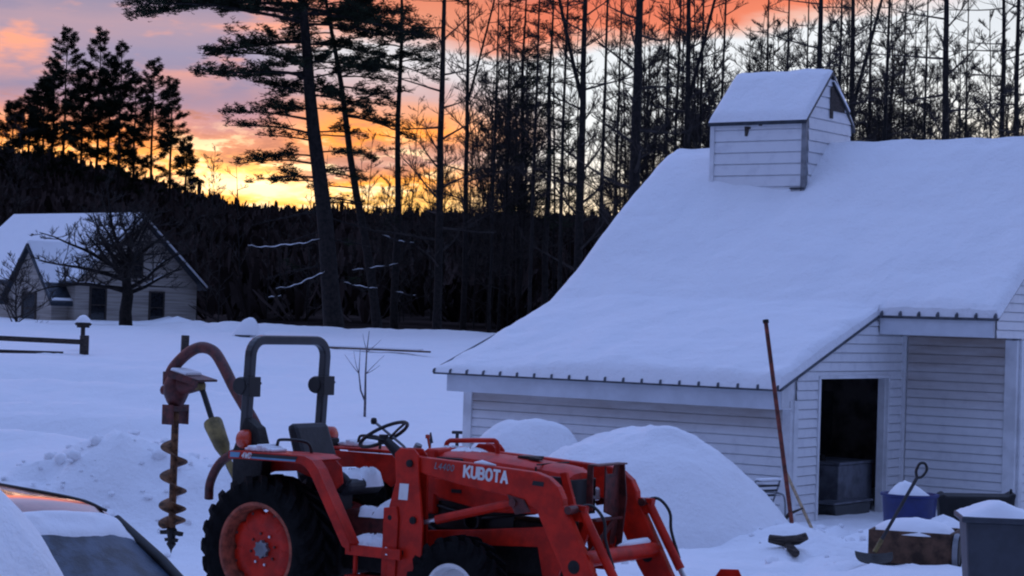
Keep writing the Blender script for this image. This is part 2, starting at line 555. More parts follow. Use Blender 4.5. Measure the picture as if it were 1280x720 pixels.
# ------------------------------------------------------------------ the white barn
YAW = .62106
BO = Vector((3.986, 29.0, 0))
BX = Vector((math.cos(YAW), -math.sin(YAW), 0)); BY = Vector((math.sin(YAW), math.cos(YAW), 0))


def bw(a, b, z=0):
    return BO + BX * a + BY * b + Vector((0, 0, z))


A0, A1 = -5.71, 1.88           # wall ends along the eave
BM, BR_, BB, RIDGE = 2.69, 3.64, 10.2, 6.45


def bare_roof(b):
    b = abs(b - RIDGE) if b > RIDGE else None or (RIDGE - b)
    # distance from the ridge -> height
    if b <= RIDGE - BM:
        return 5.33 - .665 * b
    return 2.83 - .353 * (b - (RIDGE - BM))


def courses(mb, stain, mapper, z0, z1, spans, step=.135, proud=.016, breaks=()):
    """clapboard courses: each one a wedge, proud at its lower edge. spans(z) -> list of (s0, s1); mapper(s, z, out) -> point"""
    z = z0
    while z < z1 - 1e-4:
        zt = min(z + step, z1)
        cuts = [z] + [q for q in breaks if z + .004 < q < zt - .004] + [zt]
        for lo, hi in zip(cuts[:-1], cuts[1:]):
            for (p0, p1), (q0, q1) in zip(spans(lo + .001), spans(hi - .001)):
                if p1 - p0 < .01:
                    continue
                full = hi - lo > step * .6
                gv = .013 * (step / .135) if full else 0      # the lap shadow gap at the head of each course
                ol = .026 + proud * (1 - (lo - z) / step); oh = .026 + proud * max(0, 1 - (hi - gv - z) / step)
                k = 12
                t = [i / k for i in range(k + 1)]
                vs = []
                g = (hi - gv - lo) / (hi - lo)
                m0, m1 = p0 + (q0 - p0) * g, p1 + (q1 - p1) * g
                for w in t: vs.append(mapper(p0 + (p1 - p0) * w, lo, 0.002))
                for w in t: vs.append(mapper(p0 + (p1 - p0) * w, lo, ol))
                for w in t: vs.append(mapper(m0 + (m1 - m0) * w, hi - gv, oh))
                for w in t: vs.append(mapper(m0 + (m1 - m0) * w, hi - gv, .002 if gv else oh))
                for w in t: vs.append(mapper(q0 + (q1 - q0) * w, hi, .002 if gv else oh))
                K = k + 1
                fs = []
                for i in range(k):
                    for r4 in range(4):
                        if r4 >= 2 and not gv:
                            continue
                        fs.append((r4 * K + i, r4 * K + i + 1, (r4 + 1) * K + i + 1, (r4 + 1) * K + i))
                mb.add(vs, fs)
                stain.extend([lo] * (2 * K) + [hi] * (3 * K))
        z = zt


def siding(name, parent, mapper, z0, z1, spans, stain_top=None, stain_len=.4, step=.135, breaks=()):
    mb = MB(); st = []
    courses(mb, st, mapper, z0, z1, spans, step, breaks=breaks)
    o = mb.build(name, 'siding', parent, fix=False)
    at = o.data.attributes.new('stain', 'FLOAT', 'POINT')
    vals = [0.0 if stain_top is None else float(np.clip(1 - (stain_top - z) / stain_len, 0, 1)) ** .7 for z in st]
    at.data.foreach_set('value', vals)
    return o


def build_barn():
    root = empty('barn', BO, -YAW, 'white clapboard sugar barn with snow loaded roof, low lean-to and roof cupola', 'barn')
    zb = -.6
    # --- wall panels behind the siding
    w = MB()
    w.box(((A0 + 0) / 2, .05, (zb + 1.55) / 2), (-A0 - .02, .10, 1.55 - zb))                       # lean-to front
    def tri(a0, a1, lo, hi, poly):
        w.prism(poly, lo, hi, 'x')
    under = lambda b: bare_roof(b) - .05
    # end wall of the lean-to with the doorway (a = 0)
    D0, D1, DT = .80, 3.04, 1.865
    w.prism([(0, zb), (D0, zb), (D0, under(D0)), (0, under(0))], -.10, 0, 'x')
    w.prism([(D0, DT), (D1, DT), (D1, 2.55), (BM, 2.55), (BM, under(BM)), (D0, under(D0))], -.10, 0, 'x')
    w.prism([(D1, zb), (BR_, zb), (BR_, 2.55), (D1, 2.55)], -.10, 0, 'x')
    # recess wall, gable end wall, left end, back
    w.box((A1 / 2, BR_ + .05, (zb + 2.53) / 2), (A1 - .02, .10, 2.53 - zb))
    gab = [(BR_ + .0, zb), (BB, zb), (BB, under(BB)), (RIDGE, under(RIDGE)), (BM, under(BM)), (BM, 2.53), (BR_, 2.53)]
    w.prism(gab, A1 - .10, A1, 'x')
    lef = [(.1, zb), (BB, zb), (BB, under(BB)), (RIDGE, under(RIDGE)), (BM, under(BM)), (.1, under(.1))]
    w.prism(lef, A0, A0 + .10, 'x')
    w.box(((A0 + A1) / 2, BB - .05, (zb + 2.75) / 2), (A1 - A0 - .22, .10, 2.75 - zb))
    w.box((A1 / 2, (BM + BR_) / 2 + .0, 2.545), (A1 - .12, BR_ - BM - .02, .03))                   # porch soffit
    w.build('wall', 'trim', root)
    # --- siding
    z0 = -.45
    inv = lambda z: (z - 1.74) / .353 - .4          # b at which the lean-to roof has height z
    siding('siding', root, lambda s, z, o: (s, -o, z), z0, 1.46, lambda z: [(A0 + .12, -.09)], 1.46, .42)
    def end_spans(z):
        lo = .10 if z < 1.85 else max(.10, inv(z + .04))
        if z < DT:
            return [(lo, D0 - .06), (D1 + .05, BR_)]
        return [(lo, max(lo, min(2.70, BR_))), (9, 9)] if z >= 2.52 else [(lo, BR_), (9, 9)]
    siding('siding', root, lambda s, z, o: (o, s, z), z0, 2.74, end_spans, None, breaks=(1.85, DT, 2.52))
    siding('siding', root, lambda s, z, o: (s, BR_ - o, z), z0, 2.53, lambda z: [(.10, A1 - .19)], 2.55, 1.3)
    gs = lambda z: [((BR_ if z < 2.53 else max(BM, RIDGE - (5.33 - .05 - z) / .665)), RIDGE + (5.33 - .05 - z) / .665 if z > 2.8 else BB)]
    siding('siding', root, lambda s, z, o: (A1 + o, s, z), z0, 5.2, gs, None, breaks=(2.53, 2.8))
    siding('siding', root, lambda s, z, o: (A0 - o, s, z), z0, 5.2, lambda z: [((.1 if z < 1.75 else (max(.1, inv(z + .06)) if z < 2.75 else RIDGE - (5.28 - z) / .665)), RIDGE + (5.28 - z) / .665 if z > 2.8 else BB)], None, breaks=(1.75, 2.75, 2.8))
    # --- trim
    for p, d in (((A0 + .06, -.020, .45), (.16, .09, 2.1)), ((A0 - .022, .075, .45), (.06, .13, 2.1)), ((-.035, -.026, .51), (.13, .09, 2.1)), ((.028, .072, .51), (.055, .12, 2.1)),
                 ((.052, BR_ - .05, 1.03), (.07, .08, 2.98)), ((A1 - .09, BR_ - .026, 1.0), (.19, .09, 3.0)), ((A1 + .026, BR_ + .076, 1.0), (.055, .13, 3.0))):
        MB().box(p, d).build('corner_board', 'trim', root, bevel=.006)
    d = MB()
    d.box((.025, D0 - .03, .7), (.07, .055, 2.42)); d.box((.025, D1 + .03, .7), (.07, .055, 2.42)); d.box((.027, (D0 + D1) / 2, DT + .022), (.08, D1 - D0 + .11, .045))
    d.box((-.05, D0 + .012, .63), (.12, .02, 2.46)); d.box((-.05, D1 - .012, .63), (.12, .02, 2.46))
    d.build('door_frame', 'trim', root, bevel=.004)
    f = MB(); f.box(((-5.85 + .0) / 2, -.33, 1.575), (5.85, .035, .27)); f.build('fascia', 'fascia', root, bevel=.004)
    MB().prism([(-.311, 1.44), (0.03, 1.44), (0.03, 1.845), (-.311, 1.725)], -.025, .012, 'x').build('eave_return', 'trim', root)
    f = MB(); f.box((.955, BM, 2.675), (1.80, .035, .28)); f.build('fascia', 'fascia', root, bevel=.004)
    s = MB(); s.box(((A0 - .0) / 2, -.165, 1.452), (-A0 + .1, .30, .02)); s.build('soffit', 'trim', root)
    # --- roof sheets, ribbed metal
    r = MB()
    aL, aE, aR = -6.07, .06, 1.95
    th = .035
    def slab(a0, a1, b0, b1):
        z0_, z1_ = bare_roof(b0), bare_roof(b1)
        vs = [(a0, b0, z0_), (a1, b0, z0_), (a1, b1, z1_), (a0, b1, z1_)]
        r.add([(x, y, z) for x, y, z in vs] + [(x, y, z - th) for x, y, z in vs],
              [(0, 1, 2, 3), (7, 6, 5, 4), (0, 4, 5, 1), (1, 5, 6, 2), (2, 6, 7, 3), (3, 7, 4, 0)])
        k = int((a1 - a0) / .31)
        for i in range(k + 1):
            a = a0 + .04 + i * (a1 - a0 - .08) / max(1, k)
            w2 = .022
            r.add([(a - w2, b0 - .04, z0_ - .012), (a + w2, b0 - .04, z0_ - .012), (a + w2 * .6, b0 - .04, z0_ + .045), (a - w2 * .6, b0 - .04, z0_ + .045),
                   (a - w2, b1, z1_), (a + w2, b1, z1_), (a + w2 * .5, b1, z1_ + .045), (a - w2 * .5, b1, z1_ + .045)],
                  [(0, 1, 2, 3), (0, 4, 5, 1), (1, 5, 6, 2), (2, 6, 7, 3), (3, 7, 4, 0), (7, 6, 5, 4)])
    slab(aL, aE, -.42, BM - .01); slab(aL, aE, BM - .01, RIDGE); slab(aE + .002, aR, BM - .05, RIDGE); slab(aL, aR, 10.5, RIDGE + .002)
    r.build('roof', 'roofing', root)
    # --- the snow on the roof
    TL = ([-.42, .8, 1.66, 2.57, 3.5, 4.2, 5.0, 5.75, 6.45], [.07, .075, .09, .15, .22, .40, .47, .56, .60])
    TR = ([-.42, .3, 1.5, 2.6, 3.5, 5.0, 5.9, 6.45], [.22, .22, .20, .20, .19, .22, .40, .60])
    as_ = axis([(aL - .02, aL + .5, .05), (aL + .5, aE - .4, .09), (aE - .4, aE + .02, .035), (aE + .02, aR - .4, .07), (aR - .4, aR + .01, .04)])
    bs = axis([(-.45, .1, .035), (.1, 2.2, .09), (2.2, 3.0, .05), (3.0, 6.0, .09), (6.0, 6.95, .05), (6.95, 10.5, .2)])
    X, Y = np.meshgrid(as_, bs, indexing='ij')
    bz = np.vectorize(bare_roof)(Y)
    mir = np.where(Y > RIDGE, 2 * RIDGE - Y, Y)
    wl = 1 - sstep(X, -6.0, -3.6)
    T = np.interp(mir, *TL) * wl + np.interp(mir, *TR) * (1 - wl)
    soft = .10 * np.exp(-((Y - RIDGE) / .28) ** 2)             # round the crest off
    eave = np.where(X < aE, Y + .45, Y - (BM - .08))
    right = np.where(Y < BM - .05, aE + .02 - X, np.where(X < aE, 9, aR + .01 - X))
    left = X - (aL - .02)
    dist = np.minimum(np.minimum(eave, right), np.minimum(left * .55, 10.52 - Y))
    inside = (dist >= -1e-6)
    edge = np.sqrt(np.clip(1 - np.clip(1 - dist / .17, 0, 1) ** 2.2, 0, 1))
    lump = .15 * fbm(X * 1.1, Y * .8, 4) + .05 * fbm(X * 1.6 + Y * 1.2, Y * 5 - X, 3) + .03 * fbm(X * 4 + 3, Y * 4, 3) + .05 * fbm(X * .5 + 4, Y * .5, 2) + .09 * fbm(X * 4, Y * 2 + 7, 3) * np.exp(-np.clip(eave, 0, 5) / .5)
    # scoop where the wind has carved round the cupola, and a crescent of slumped snow above the porch eave
    sc = np.exp(-(((X + 2.9) / .55) ** 2 + ((Y - 5.55) / .45) ** 2)) * .10 + np.exp(-(((X + 3.8) / 1.0) ** 2 + ((Y - 5.5) / .2) ** 2)) * .05
    slump = .035 * np.exp(-((Y - 3.35 - .12 * np.sin(X * 5)) / .07) ** 2) * (X > -.1)
    Zs = bz + np.maximum(.012, (T - soft - sc + lump - slump) * edge)
    n0, n1 = len(as_), len(bs)
    mb = MB()
    vs = np.stack([X, Y, Zs], -1).reshape(-1, 3); lowv = np.stack([X, Y, bz + .004], -1).reshape(-1, 3)
    fs = []; used = np.zeros((n0 - 1, n1 - 1), bool)
    for i in range(n0 - 1):
        for j in range(n1 - 1):
            if inside[i, j] and inside[i + 1, j] and inside[i, j + 1] and inside[i + 1, j + 1]:
                used[i, j] = True
                fs.append((i * n1 + j, (i + 1) * n1 + j, (i + 1) * n1 + j + 1, i * n1 + j + 1))
    N = n0 * n1
    sk = []
    for i in range(n0 - 1):
        for j in range(n1 - 1):
            if not used[i, j]:
                continue
            q = [(i, j), (i + 1, j), (i + 1, j + 1), (i, j + 1)]
            for k, (di, dj) in enumerate(((0, -1), (1, 0), (0, 1), (-1, 0))):
                a, b = i + di, j + dj
                if not (0 <= a < n0 - 1 and 0 <= b < n1 - 1 and used[a, b]):
                    p, r2 = q[k], q[(k + 1) % 4]
                    sk.append((p[0] * n1 + p[1], r2[0] * n1 + r2[1], N + r2[0] * n1 + r2[1], N + p[0] * n1 + p[1]))
    mb.add(np.concatenate([vs, lowv]), fs + sk)
    o = mb.build('roof_snow', 'roof_snow', root, smooth=60, fix=False)
    # --- cupola
    ca0, ca1, cb0, cb1, ct, cz = -4.63, -2.82, 5.60, 7.28, 6.22, 4.55
    cm = (cb0 + cb1) / 2
    cw = MB()
    cw.prism([(cb0, cz), (cb1, cz), (cb1, ct), (cm, ct + .80), (cb0, ct)], ca0, ca1, 'x')
    cup = cw.build('cupola', 'trim', root)
    siding('siding', cup, lambda s, z, o: (s, cb0 - o, z), 4.62, ct, lambda z: [(ca0 + .04, ca1 - .05)], step=.20)
    def cspan(z):
        k = 0 if z < ct else (z - ct) / .80 * (cm - cb0)
        return [(cb0 + .05 + k, cb1 - .03 - k)]
    siding('siding', cup, lambda s, z, o: (ca1 + o, s, z), 4.62, ct + .72, cspan, step=.20, breaks=(ct,))
    MB().box((ca1 - .002, cb0 - .02, (cz + ct) / 2), (.085, .085, ct - cz)).build('corner_board', 'grey', cup)
    MB().box((ca0 + .002, cb0 - .02, (cz + ct) / 2), (.08, .085, ct - cz)).build('corner_board', 'trim', cup)
    cr = MB()
    ov, oe = .10, .06
    e0 = ct - .075
    for sgn in (-1, 1):
        be = cm + sgn * (cm - cb0 + ov)
        r_ = [(be, e0), (cm, ct + .86), (cm, ct + .80), (be, e0 - .06)]
        cr.prism(r_, ca0 - oe, ca1 + oe, 'x')
    cr.build('cupola_roof', 'flashing', cup)
    # snow on the cupola roof
    xs = axis([(ca0 - oe, ca0 + .25, .04), (ca0 + .25, ca1 - .15, .09), (ca1 - .15, ca1 + oe, .03)]); ys = axis([(cb0 - ov, cb0 + .1, .025), (cb0 + .1, cm - .1, .07), (cm - .1, cm + .1, .025), (cm + .1, cb1 + ov, .07)])
    Xc, Yc = np.meshgrid(xs, ys, indexing='ij')
    dc = np.abs(Yc - cm)
    zc = ct + .86 - dc * (.935 / (cm - cb0 + ov))
    dl = np.minimum(np.minimum((Xc - xs[0]) * .5, xs[-1] - Xc), np.minimum(Yc - ys[0], ys[-1] - Yc))
    ed = np.sqrt(np.clip(1 - np.clip(1 - dl / .10, 0, 1) ** 2.2, 0, 1))
    tc_ = (.13 + .07 * fbm(Xc * 2.2, Yc * 2.2, 3) + .025 * fbm(Xc * 9, Yc * 6, 2) - .07 * np.exp(-(dc / .10) ** 2)) * ed
    zt = zc + np.maximum(tc_, .006)
    a, b = len(xs), len(ys)
    vs = np.stack([Xc, Yc, zt], -1).reshape(-1, 3)
    fs = [(i * b + j, (i + 1) * b + j, (i + 1) * b + j + 1, i * b + j + 1) for i in range(a - 1) for j in range(b - 1)]
    MB().add(vs, fs).build('cupola_snow', 'roof_snow', cup, smooth=60)
    # vent opening with a little hood
    wv = MB(); wv.prism([(cm + .03, 6.40), (cm + .52, 6.40), (cm + .52, 6.46), (cm + .18, 6.80), (cm + .03, 6.82)], ca1 + .03, ca1 + .052, 'x'); wv.prism([(cm - .04, 6.26), (cm + .06, 6.26), (cm + .06, 6.84), (cm - .04, 6.78)], ca1 + .046, ca1 + .06, 'x')
    wv.build('vent_opening', 'oldwood', cup)
    hd = MB(); hd.prism([(cm + .02, 6.90), (cm + .66, 6.42), (cm + .66, 6.38), (cm + .02, 6.86)], ca1 + .036, ca1 + .085, 'x')
    h = hd.build('vent_hood', 'flashing', cup)
    hs = MB(); hs.prism([(cm + .03, 6.93), (cm + .35, 6.73), (cm + .67, 6.46), (cm + .66, 6.425), (cm + .02, 6.905)], ca1 + .03, ca1 + .09, 'x'); hs.build('hood_snow', 'fine_snow', h, bevel=.015)
    dm = MB(); dm.prism([(ca0 + .65, 5.90), (ca0 + .70, 5.90), (ca0 + .72, 6.02), (ca0 + .76, 6.03), (ca0 + .76, 6.06), (ca0 + .64, 6.07)], cb0 - .05, cb0 - .03, 'y'); dm.build('peeled_patch', 'oldwood', cup)
    MB().box((ca0 + .95, cb0 - .038, 6.09), (.07, .02, .035)).build('peeled_patch', 'oldwood', cup)
    ft = MB(); ft.box((ca1 - .10, cb0 - .05, 4.975), (.28, .07, .025)); ft.build('flashing_strip', 'flashing', cup)
    # --- inside the doorway
    i_ = MB(); i_.prism([(.2, -.5), (5.1, -.5), (5.1, 2.6), (2.6, 2.6), (.2, 1.75)], -2.63, -2.57, 'x'); i_.box((-1.4, 5.13, 1.05), (2.3, .06, 3.1)); i_.box((-1.4, 2.7, -.32), (2.5, 5.1, .05))
    i_.build('inner_boarding', 'inside', root)
    wd = MB(); wd.box((-1.62, 3.62, 1.10), (.9, .02, 1.0)); wd.build('inner_window', 'pane', root)
    return root


barn = build_barn()

# things seen in the doorway
def interior():
    e = empty('evaporator_pan', bw(-.62, 2.62, -.35), -YAW, 'dull grey metal box standing inside the dark barn doorway', 'metal box')
    MB().box((0, 0, .45), (.75, 1.15, .90)).build('box_body', 'tinbox', e, bevel=.02)
    p = MB(); p.box((0, 0, .92), (.79, 1.19, .04)); p.build('lid', 'tinbox', e, bevel=.01)
    k = MB(); k.lathe([(.0, 0), (.05, 0), (.05, .08), (.03, .1), (0, .1)], (0, -.40, .94), 'z', 12); k.build('knob', 'iron', e)
    e = empty('storage_tote', bw(-.22, 2.15, -.30), -YAW, 'dark translucent storage tote on the barn door sill', 'tote')
    t = MB(); t.prism([(-.55, 0), (.55, 0), (.62, .30), (-.62, .30)], -.17, .17, 'x'); t.build('tub', 'pane', e, bevel=.02)
    t = MB(); t.box((0, 0, .315), (.38, 1.30, .03)); t.build('rim', 'tinbox', e, bevel=.008)


interior()


# ------------------------------------------------------------------ snow piles
def heap(name, c, rx, ry, h, p=2.0, q=1.0, seed=0, rough=.10, skew=(0, 0), label=None, cat='snow pile', m='snow', group=None, base=None, flat=0):
    """a mound of snow: a closed dome whose skirt sinks into the ground"""
    rs = random.Random(seed)
    ox, oy = rs.random() * 40, rs.random() * 40
    nr, na = 40, 96
    vs = [(0, 0, 0)]
    R = []
    for i in range(1, nr + 1):
        t = i / nr
        for j in range(na):
            a = 2 * math.pi * j / na
            wob = 1 + .16 * float(fbm(np.array([ox + 1.3 * math.cos(a)]), np.array([oy + 1.3 * math.sin(a)]), 3)[0]) * 2
            vs.append((rx * t * math.cos(a) * wob, ry * t * math.sin(a) * wob, 0)); R.append(t)
    V = np.array(vs); T = np.array([0] + R)
    z = h * (1 - T ** p) ** q
    sx = 1 - T
    V[:, 0] += skew[0] * (z / h); V[:, 1] += skew[1] * (z / h)
    z = z + 1.5 * rough * fbm(V[:, 0] * 1.1 + ox, V[:, 1] * 1.1 + oy, 4) * (1 - T ** 3) + rough * .55 * fbm(V[:, 0] * 4 + ox, V[:, 1] * 4 + oy, 3) * (1 - T ** 4)
    z = z - .25 * sstep(T, .93, 1.0)
    V[:, 2] = z
    fs = [(0, 1 + j, 1 + (j + 1) % na) for j in range(na)]
    for i in range(nr - 1):
        for j in range(na):
            fs.append((1 + i * na + j, 1 + (i + 1) * na + j, 1 + (i + 1) * na + (j + 1) % na, 1 + i * na + (j + 1) % na))
    o = MB().add(V, fs).build(name, m, smooth=180)
    gzv = float(ground_z(c[0], c[1])) if base is None else base
    o.location = (c[0], c[1], gzv)
    return tag(o, label, cat, group)


heap('snow_pile', (1.80, 27.0), 2.25, 2.1, 1.42, 2.2, 1.15, 3, .20, (.02, 0), 'large smooth snow mound in front of the barn beside the red pole')
heap('snow_pile', (.18, 29.3), 1.05, 1.0, 1.32, 3.4, .9, 8, .12, (.16, 0), 'smaller rounded snow mound against the barn wall behind the tractor hood')
heap('snow_pile', (-2.67, 9.1), 1.15, 1.2, 1.90, 2.6, .9, 21, .08, (0, 0), 'tall snow heap covering the near side of the dark car', base=0)


def clods():
    """broken lumps thrown along the ploughed berm and round the foot of the heaps"""
    rs = random.Random(61)
    mb = MB()
    phi = (1 + 5 ** .5) / 2
    V0 = [Vector(q).normalized() for q in ((-1, phi, 0), (1, phi, 0), (-1, -phi, 0), (1, -phi, 0), (0, -1, phi), (0, 1, phi), (0, -1, -phi), (0, 1, -phi), (phi, 0, -1), (phi, 0, 1), (-phi, 0, -1), (-phi, 0, 1))]
    F0 = [(0, 11, 5), (0, 5, 1), (0, 1, 7), (0, 7, 10), (0, 10, 11), (1, 5, 9), (5, 11, 4), (11, 10, 2), (10, 7, 6), (7, 1, 8), (3, 9, 4), (3, 4, 2), (3, 2, 6), (3, 6, 8), (3, 8, 9), (4, 9, 5), (2, 4, 11), (6, 2, 10), (8, 6, 7), (9, 8, 1)]
    for k in range(420):
        q = rs.random()
        if q < .6:
            x = rs.uniform(-6.6, -.4); y = 23.2 + .25 * (x + 4) + rs.gauss(0, .9)
        elif q < .8:
            x = rs.uniform(3.0, 6.5); y = rs.uniform(22.5, 27.2)
        else:
            x = rs.uniform(-9, 3); y = rs.uniform(20, 32)
        z = float(ground_z(x, y)); r = .025 + .07 * rs.random() ** 3
        sc = (rs.uniform(.8, 1.4), rs.uniform(.8, 1.4), rs.uniform(.6, 1))
        mb.add([(x + v.x * r * sc[0] * rs.uniform(.8, 1.15), y + v.y * r * sc[1] * rs.uniform(.8, 1.15), z + r * .25 + v.z * r * sc[2]) for v in V0], F0)
    tag(mb.build('snow_clods', 'fine_snow', smooth=50, fix=False), kind='stuff')


clods()

# ------------------------------------------------------------------ the tractor
TY = R_(34)
TO = Vector((-1.6425, 17.7466, 0))


def tx(x, y, z=0):
    return TO + Vector((math.cos(TY), -math.sin(TY), 0)) * x + Vector((math.sin(TY), math.cos(TY), 0)) * y + Vector((0, 0, z))


_arc = lambda cx, cy, rx, ry, a0, a1, n=8: [(cx + rx * math.cos(R_(a0 + (a1 - a0) * i / n)), cy + ry * math.sin(R_(a0 + (a1 - a0) * i / n))) for i in range(n + 1)]
GLYPH = {
    'K': [[(0, 0), (0, 1)], [(.58, 1), (.04, .42)], [(.20, .58), (.62, 0)]],
    'U': [[(0, 1), (0, .3)] + _arc(.29, .3, .29, .3, 180, 360) + [(.58, 1)]],
    'B': [[(0, 0), (0, 1), (.30, 1)] + _arc(.30, .76, .22, .24, 90, -90, 6) + [(.0, .52)], [(.30, .52)] + _arc(.32, .26, .25, .26, 90, -90, 6) + [(0, 0)]],
    'O': [_arc(.33, .5, .33, .5, 0, 360, 20)],
    'T': [[(0, 1), (.60, 1)], [(.30, 1), (.30, 0)]],
    'A': [[(0, 0), (.32, 1), (.64, 0)], [(.12, .32), (.52, .32)]],
    'L': [[(0, 1), (0, 0), (.46, 0)]],
    '4': [[(.44, 0), (.44, 1), (0, .32), (.58, .32)]],
    '0': [_arc(.27, .5, .27, .5, 0, 360, 16)],
    'W': [[(0, 1), (.20, 0), (.40, .8), (.60, 0), (.80, 1)]],
    'D': [[(0, 0), (0, 1), (.24, 1)] + _arc(.24, .5, .32, .5, 90, -90, 8) + [(0, 0)]],
}


def text_mesh(name, body, size, m, parent, mtx, weight=.16, shear=0.0, gap=.26):
    """raised lettering: flat ribbons along the strokes of each letter; weight is the stroke width in cap heights"""
    mb = MB()
    x0 = 0
    lines = []
    for ch in body:
        g = GLYPH[ch]
        for st in g:
            lines.append([(x0 + p[0], p[1]) for p in st])
        x0 += max(p[0] for st in g for p in st) + gap
    wid = x0 - gap
    lvl = 0
    for st in lines:
        for (xa, ya), (xb, yb) in zip(st[:-1], st[1:]):
            d = math.hypot(xb - xa, yb - ya)
            if d < 1e-6:
                continue
            ux, uy = (xb - xa) / d, (yb - ya) / d
            e = weight * .42
            A_, B_ = (xa - ux * e, ya - uy * e), (xb + ux * e, yb + uy * e)
            nx_, ny_ = -uy * weight / 2, ux * weight / 2
            lvl += 1
            h = .0016 + .0001 * (lvl % 9)
            q = [(A_[0] + nx_, A_[1] + ny_), (B_[0] + nx_, B_[1] + ny_), (B_[0] - nx_, B_[1] - ny_), (A_[0] - nx_, A_[1] - ny_)]
            q = [((px_ + shear * py_ - wid / 2) * size, (py_ - .5) * size) for px_, py_ in q]
            mb.add([mtx @ Vector((px_, py_, z_)) for z_ in (0, h) for px_, py_ in q], [(0, 1, 2, 3), (7, 6, 5, 4), (0, 4, 5, 1), (1, 5, 6, 2), (2, 6, 7, 3), (3, 7, 4, 0)])
    return mb.build(name, m, parent)


def side_mtx(x, y, z, pitch=0.0):
    """letters read from the tractor's right-hand side: along +x, up +z, facing -y"""
    return Matrix.Translation((x, y, z)) @ Matrix.Rotation(-pitch, 4, 'Y') @ Matrix.Rotation(R_(90), 4, 'X')


def make_wheel(root, name, x, y, R, w, rimR, lugs, side, front=False):
    """side -1: outer face towards -y"""
    hub_z = R + .02
    s = side
    t = MB()
    h = w / 2
    prof = [(rimR, -h * .80), (rimR + .04, -h * .92), (rimR + (R - rimR) * .55, -h), (R - .07, -h * .95), (R - .03, -h * .82), (R - .022, 0), (R - .03, h * .82), (R - .07, h * .95), (rimR + (R - rimR) * .55, h), (rimR + .04, h * .92), (rimR, h * .80)]
    t.lathe(prof, (x, y, hub_z), 'y', 56)
    n = lugs
    for i in range(n):
        for half in (-1, 1):
            a0 = 2 * math.pi * (i + (.5 if half > 0 else 0)) / n
            sweep = .34
            pts = []
            for k in range(5):
                u = k / 4
                yy = half * (h * 1.0 * u + .01 * (1 - u)); aa = a0 - sweep * u
                pts.append((aa, yy))
            lw = .045 if not front else .030
            vs, fs = [], []
            for k, (aa, yy) in enumerate(pts):
                ro = R + .018 - (.055 if k == 4 else 0); ri = R - .06 - (.05 if k == 4 else 0)
                for rr, dd in ((ri, -lw), (ro, -lw * .7), (ro, lw * .7), (ri, lw)):
                    ang = aa + dd / R
                    vs.append((x + rr * math.cos(ang), y + yy, hub_z + rr * math.sin(ang)))
            for k in range(4):
                b = k * 4
                fs += [(b, b + 1, b + 5, b + 4), (b + 1, b + 2, b + 6, b + 5), (b + 2, b + 3, b + 7, b + 6)]
            fs += [(0, 1, 2, 3), (16, 19, 18, 17)]
            t.add(vs, fs)
    tyre = t.build(name, 'rubber', root, smooth=35, fix=True)
    r = MB()
    yo = s * h * .84
    r.lathe([(rimR + .012, yo - s * .012), (rimR + .016, yo), (rimR - .012, yo + s * .004), (rimR - .03, yo - s * .02), (rimR - .038, yo - s * .11), (rimR - .05, yo - s * .13), (rimR - .05, -yo * .6)], (x, y, hub_z), 'y', 48)
    if front:
        r.lathe([(rimR - .035, yo - s * .10), (rimR - .10, yo - s * .07), (.07, yo - s * .04), (0, yo - s * .04)], (x, y, hub_z), 'y', 32)
    rim = r.build('rim', 'faded_red' if not front else 'white', tyre, smooth=40)
    if not front:
        d = MB()
        m = 96
        vs = []
        ring = [(1.0, -.125), (.93, -.100), (.62, -.085), (.52, -.105), (.20, -.105), (.0, -.105)]
        for q, off in ring:
            for j in range(m):
                a = 2 * math.pi * j / m
                sc = 1 - .10 * max(0, math.cos(8 * a)) ** 3 * (1 if q > .9 else 0)
                rr = (rimR - .045) * q * sc
                vs.append((x + rr * math.cos(a), y + yo + s * off, hub_z + rr * math.sin(a)))
        fs = [(i * m + j, i * m + (j + 1) % m, (i + 1) * m + (j + 1) % m, (i + 1) * m + j) for i in range(len(ring) - 1) for j in range(m)]
        d.add(vs, fs).build('wheel_disc', 'red', tyre, smooth=40)
        hb = MB()
        vs = []
        for off in (-.113, -.07):
            for j in range(64):
                a = 2 * math.pi * j / 64
                rr = .062 + .014 * (1 if math.cos(8 * a) > .1 else 0)
                vs.append((x + rr * math.cos(a), y + yo + s * off, hub_z + rr * math.sin(a)))
        fs = [(j, (j + 1) % 64, 64 + (j + 1) % 64, 64 + j) for j in range(64)] + [tuple(range(64, 128))]
        hb.add(vs, fs).build('hub', 'grey', tyre)
        for j in range(8):
            a = 2 * math.pi * j / 8 + .2
            bt = MB(); bt.lathe([(.012, 0), (.012, s * .022), (0, s * .022)], (x + .13 * math.cos(a), y + yo - s * .112, hub_z + .13 * math.sin(a)), 'y', 6); bt.build('wheel_bolt', 'steel' if j in (1, 5, 6) else 'dark_red', tyre)
        for j in range(8):
            a = 2 * math.pi * (j + .5) / 8
            bt = MB(); bt.box((x + (rimR - .075) * math.cos(a), y + yo - s * .11, hub_z + (rimR - .075) * math.sin(a)), (.022, .03, .022)); bt.build('rim_clamp', 'dark_red', tyre)
    else:
        hb = MB(); hb.lathe([(.07, yo - s * .045), (.06, yo + s * .02), (0, yo + s * .03)], (x, y, hub_z), 'y', 16); hb.build('hub', 'dark_red', tyre)
    return tyre


def plate(root, name, poly, y0, y1, m='red', bevel=.008):
    return MB().prism(poly, y0, y1, 'y').build(name, m, root, bevel=bevel)


